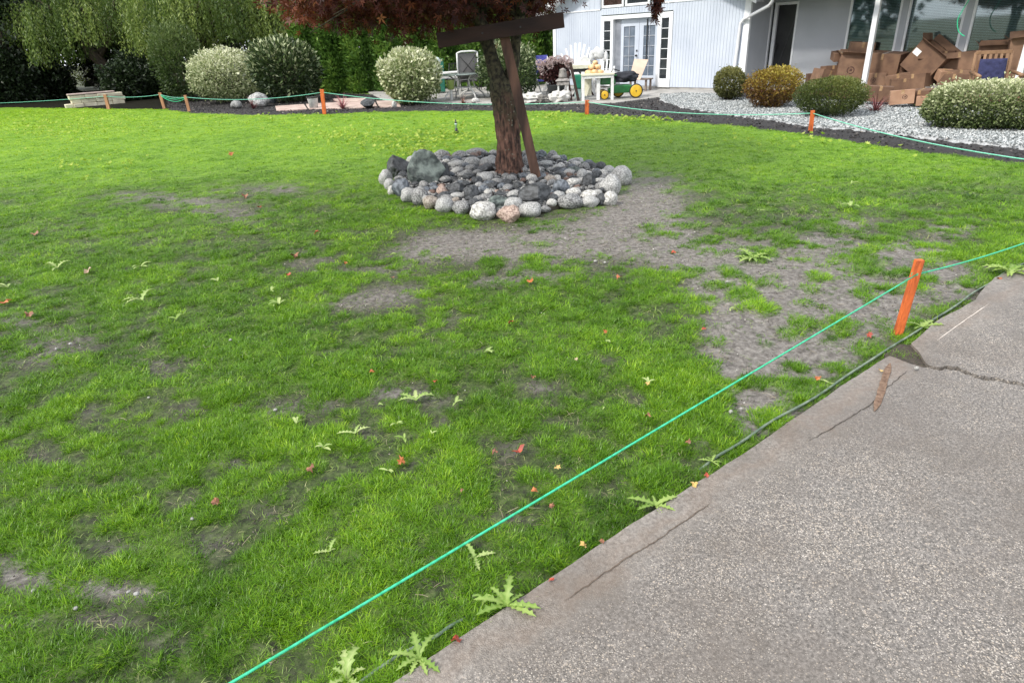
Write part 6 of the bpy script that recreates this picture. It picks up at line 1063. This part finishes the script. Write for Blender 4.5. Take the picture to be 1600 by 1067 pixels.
# lawn mower
t, s, b = T('lawn_mower', 'green walk-behind mower with yellow wheels and a black grass bag beside the white table', 'mower', 968, 156, .10, .45)
def wheel(x, y, r, w=.06):
    o = MB().lathe([(r*.72, -w/2), (r*.96, -w/2), (r, -w*.3), (r, w*.3), (r*.96, w/2), (r*.72, w/2)], 24, (x, y, r), 'y').build('wheel', M_rub, t, True); MB().lathe([(r*.15, -w*.62), (r*.3, -w*.58), (r*.76, -w*.58), (r*.84, -w*.5), (r*.84, w*.45)], 24, (x, y, r), 'y').build('hub', M_ye, o, True); MB().lathe([(.012, -w*.8), (.02, -w*.6)], 8, (x, y, r), 'y').build('axle_cap', M_black, o); return o
wheel(.42, -.22, .185); wheel(-.44, -.30, .125); wheel(-.02, .22, .17); wheel(-.46, .20, .12)
MB().prismy([(-.30, .14), (.34, .14), (.40, .24), (.30, .34), (-.1, .36), (-.34, .26)], -.17, .2).build('deck', M_jg, t, bevel=.03); MB().box((-.34, -.02, .48), (.44, .34, .22), taper=.85).build('engine_cover', M_jg, t, bevel=.04); MB().box((-.36, -.02, .60), (.5, .34, .04)).build('green_tray', M_jg, t, bevel=.01)
MB().blob((.12, .02, .54), (.40, .22, .14), 4, .16, 3, 2.).build('grass_bag', mat('black_fabric', (.008, .009, .014), (.022, .024, .032), scale=12, rough=.85, bump=.5), t, True)
MB().tube([(-.1, -.16, .42), (-.25, -.16, .7), (-.2, -.16, .76), (-.02, .0, .70)], .014, 8).build('handle_bar', M_black, t, True)
# tan board on bench
t, s, b = T('small_bench', 'low weathered bench in front of the right-hand french door', 'bench', 1000, 143, -.55, .25, .05); M_gw = mat('grey_wood', (.12, .09, .075), (.24, .19, .16), scale=10, rough=.85, stretch=(.3, 1, 1)); 
for i in range(3): MB().box((0, -.14+.14*i, .33), (.66, .12, .035)).build('seat_plank', M_gw, t, bevel=.004)
for sx in (-1, 1): MB().box((sx*.27, -.12, .155), (.05, .05, .31)).build('leg', M_gw, t); MB().box((sx*.27, .14, .155), (.05, .05, .31)).build('leg', M_gw, t)
bb = np.array(b); q = [PL(*p, bb, o_) for p, o_ in (((983, 124), -.25), ((1000, 126), -.25), ((1013, 94), .15), ((991, 93), .15))]; q = [p+np.array([0, 0, .0]) for p in q]; nrm = np.cross(q[1]-q[0], q[3]-q[0]); nrm = nrm/np.linalg.norm(nrm)*.02
tag(MB().add(q+[p+nrm for p in q], [(0, 1, 2, 3), (4, 5, 6, 7), (0, 1, 5, 4), (1, 2, 6, 5), (2, 3, 7, 6), (3, 0, 4, 7)]).build('board', mat('tan_board', (.50, .38, .29), (.58, .46, .36), scale=4, rough=.6), bevel=.003), 'tan rectangular board propped on the low bench before the french doors', 'board')
# ================= BED STONES, POTS AND THE LOW WALL =================
for lab, nm, x, y, w, h, key, sd, ang in [('pale angular boulder beneath the cream shrub at left', 'boulder', 402, 168, 40, 20, 'light', 5, 0), ('small round grey stone left of the pale boulder', 'round_stone', 369, 170, 17, 12, 'grey', 3, 0), ('dark pyramid-shaped rock on the flagstones left of the cream shrub by the hedge', 'rock', 575, 170, 22, 15, 'dark', 1, 1),
    ('small whitish stone at the foot of the cream shrub by the hedge', 'round_stone', 616, 169, 9, 10, 'white', 4, 0), ('bluish stone behind the pale boulder', 'rock', 424, 162, 18, 11, 'blue', 2, 0), ('small white stone in the gravel before the clipped cream shrub', 'white_stone', 1442, 170, 5, 4, 'white', 2, 0), ('low grey stone by the gravel end of the patio', 'rock', 1048, 150, 7, 3, 'grey', 2, 0)]:
    b = G(x, y, .03); s = SC(b); o = stone_obj(nm, key, sd, (b[0], b[1]+w*s*.3, .03+h*s*.42), (w*s*.52, w*s*.4, h*s*.55), (0, 0, sd), None, ang, 4); tag(o, lab, 'stone')
t, s, b = T('bucket', 'white plastic bucket with a dark lid left of the tall orange stake', 'bucket', 491, 171, 0, .2, .03); MB().lathe([(.12, 0), (.16, .30), (.165, .31)], 18).build('body', M_wm, t, True); MB().lathe([(.175, .31), (.175, .335), (.1, .345)], 18).build('lid', M_rub, t, True)
b = G(146, 166, 0); s = SC(b); t = thing('low_stone_wall', 'low pale dry-stone wall end under the willow behind the left orange-brown stake', 'wall', b, facing(b)+.12); M_ls = mat('pale_wall_stone', (.50, .45, .34), (.72, .66, .50), scale=4, rough=.85, bump=.6); L2 = 74*s
for r_ in range(3):
    x = -L2/2+(.15 if r_ % 2 else 0)+(.1*r_)
    while x < L2/2-.15: w_ = random.uniform(.26, .6); MB().box((x+w_/2, random.uniform(-.05, .05), .075+.15*r_), (w_-.006, .4, .146), rot=(0, random.uniform(-.03, .03), 0)).build('stone', M_ls, t, bevel=.02); x += w_
MB().box((0.05, .02, .49), (L2*.86, .46, .06)).build('capstone', mat('pinkish_capstone', (.34, .26, .23), (.48, .38, .34), scale=3, rough=.8), t, bevel=.02)
# dark understorey at the back of the lawn
for i, (x, y, w, h, lab) in enumerate([(-50, 166, 3.0, 1.9, 'dark evergreen bush cut off by the left edge of the photo'), (28, 163, 2.8, 2.2, 'dark evergreen bush at the far left behind the string'), (84, 158, 2.2, 1.5, 'low dark bush between the left bushes and the low stone wall'), (212, 160, 2.2, 1.5, 'low dark bush in the shade right of the leaning willow trunk'), (238, 156, 2.4, 2.0, 'dark bush left of the tall loose green shrub')]):
    b = at(x, y, 0, 1.0+(.8 if i > 1 else 0)); t = thing('dark_bush', lab, 'bush', b, facing(b)); n = 6500; P, d, rad = crown_pts(n, (0, 0, h*.5), (w*.5, w*.4, h*.55), .25, 2, .8, 70+i, .3); k = P[:, 2] > .02; P, d = P[k], d[k]; n = len(P)
    V, Fc, Tt = leaves(P, d+rdir(n), rdir(n), .15*rng.uniform(.6, 1.2, n), .09*np.ones(n), rng.random(n)); link('foliage', npmesh('foliage', V, Fc, {'tint': Tt}), M_dk, t); MB().tube([(0, 0, -.05), (.05, 0, h*.6)], [.05, .02], 6).build('stem', M_bark, t)
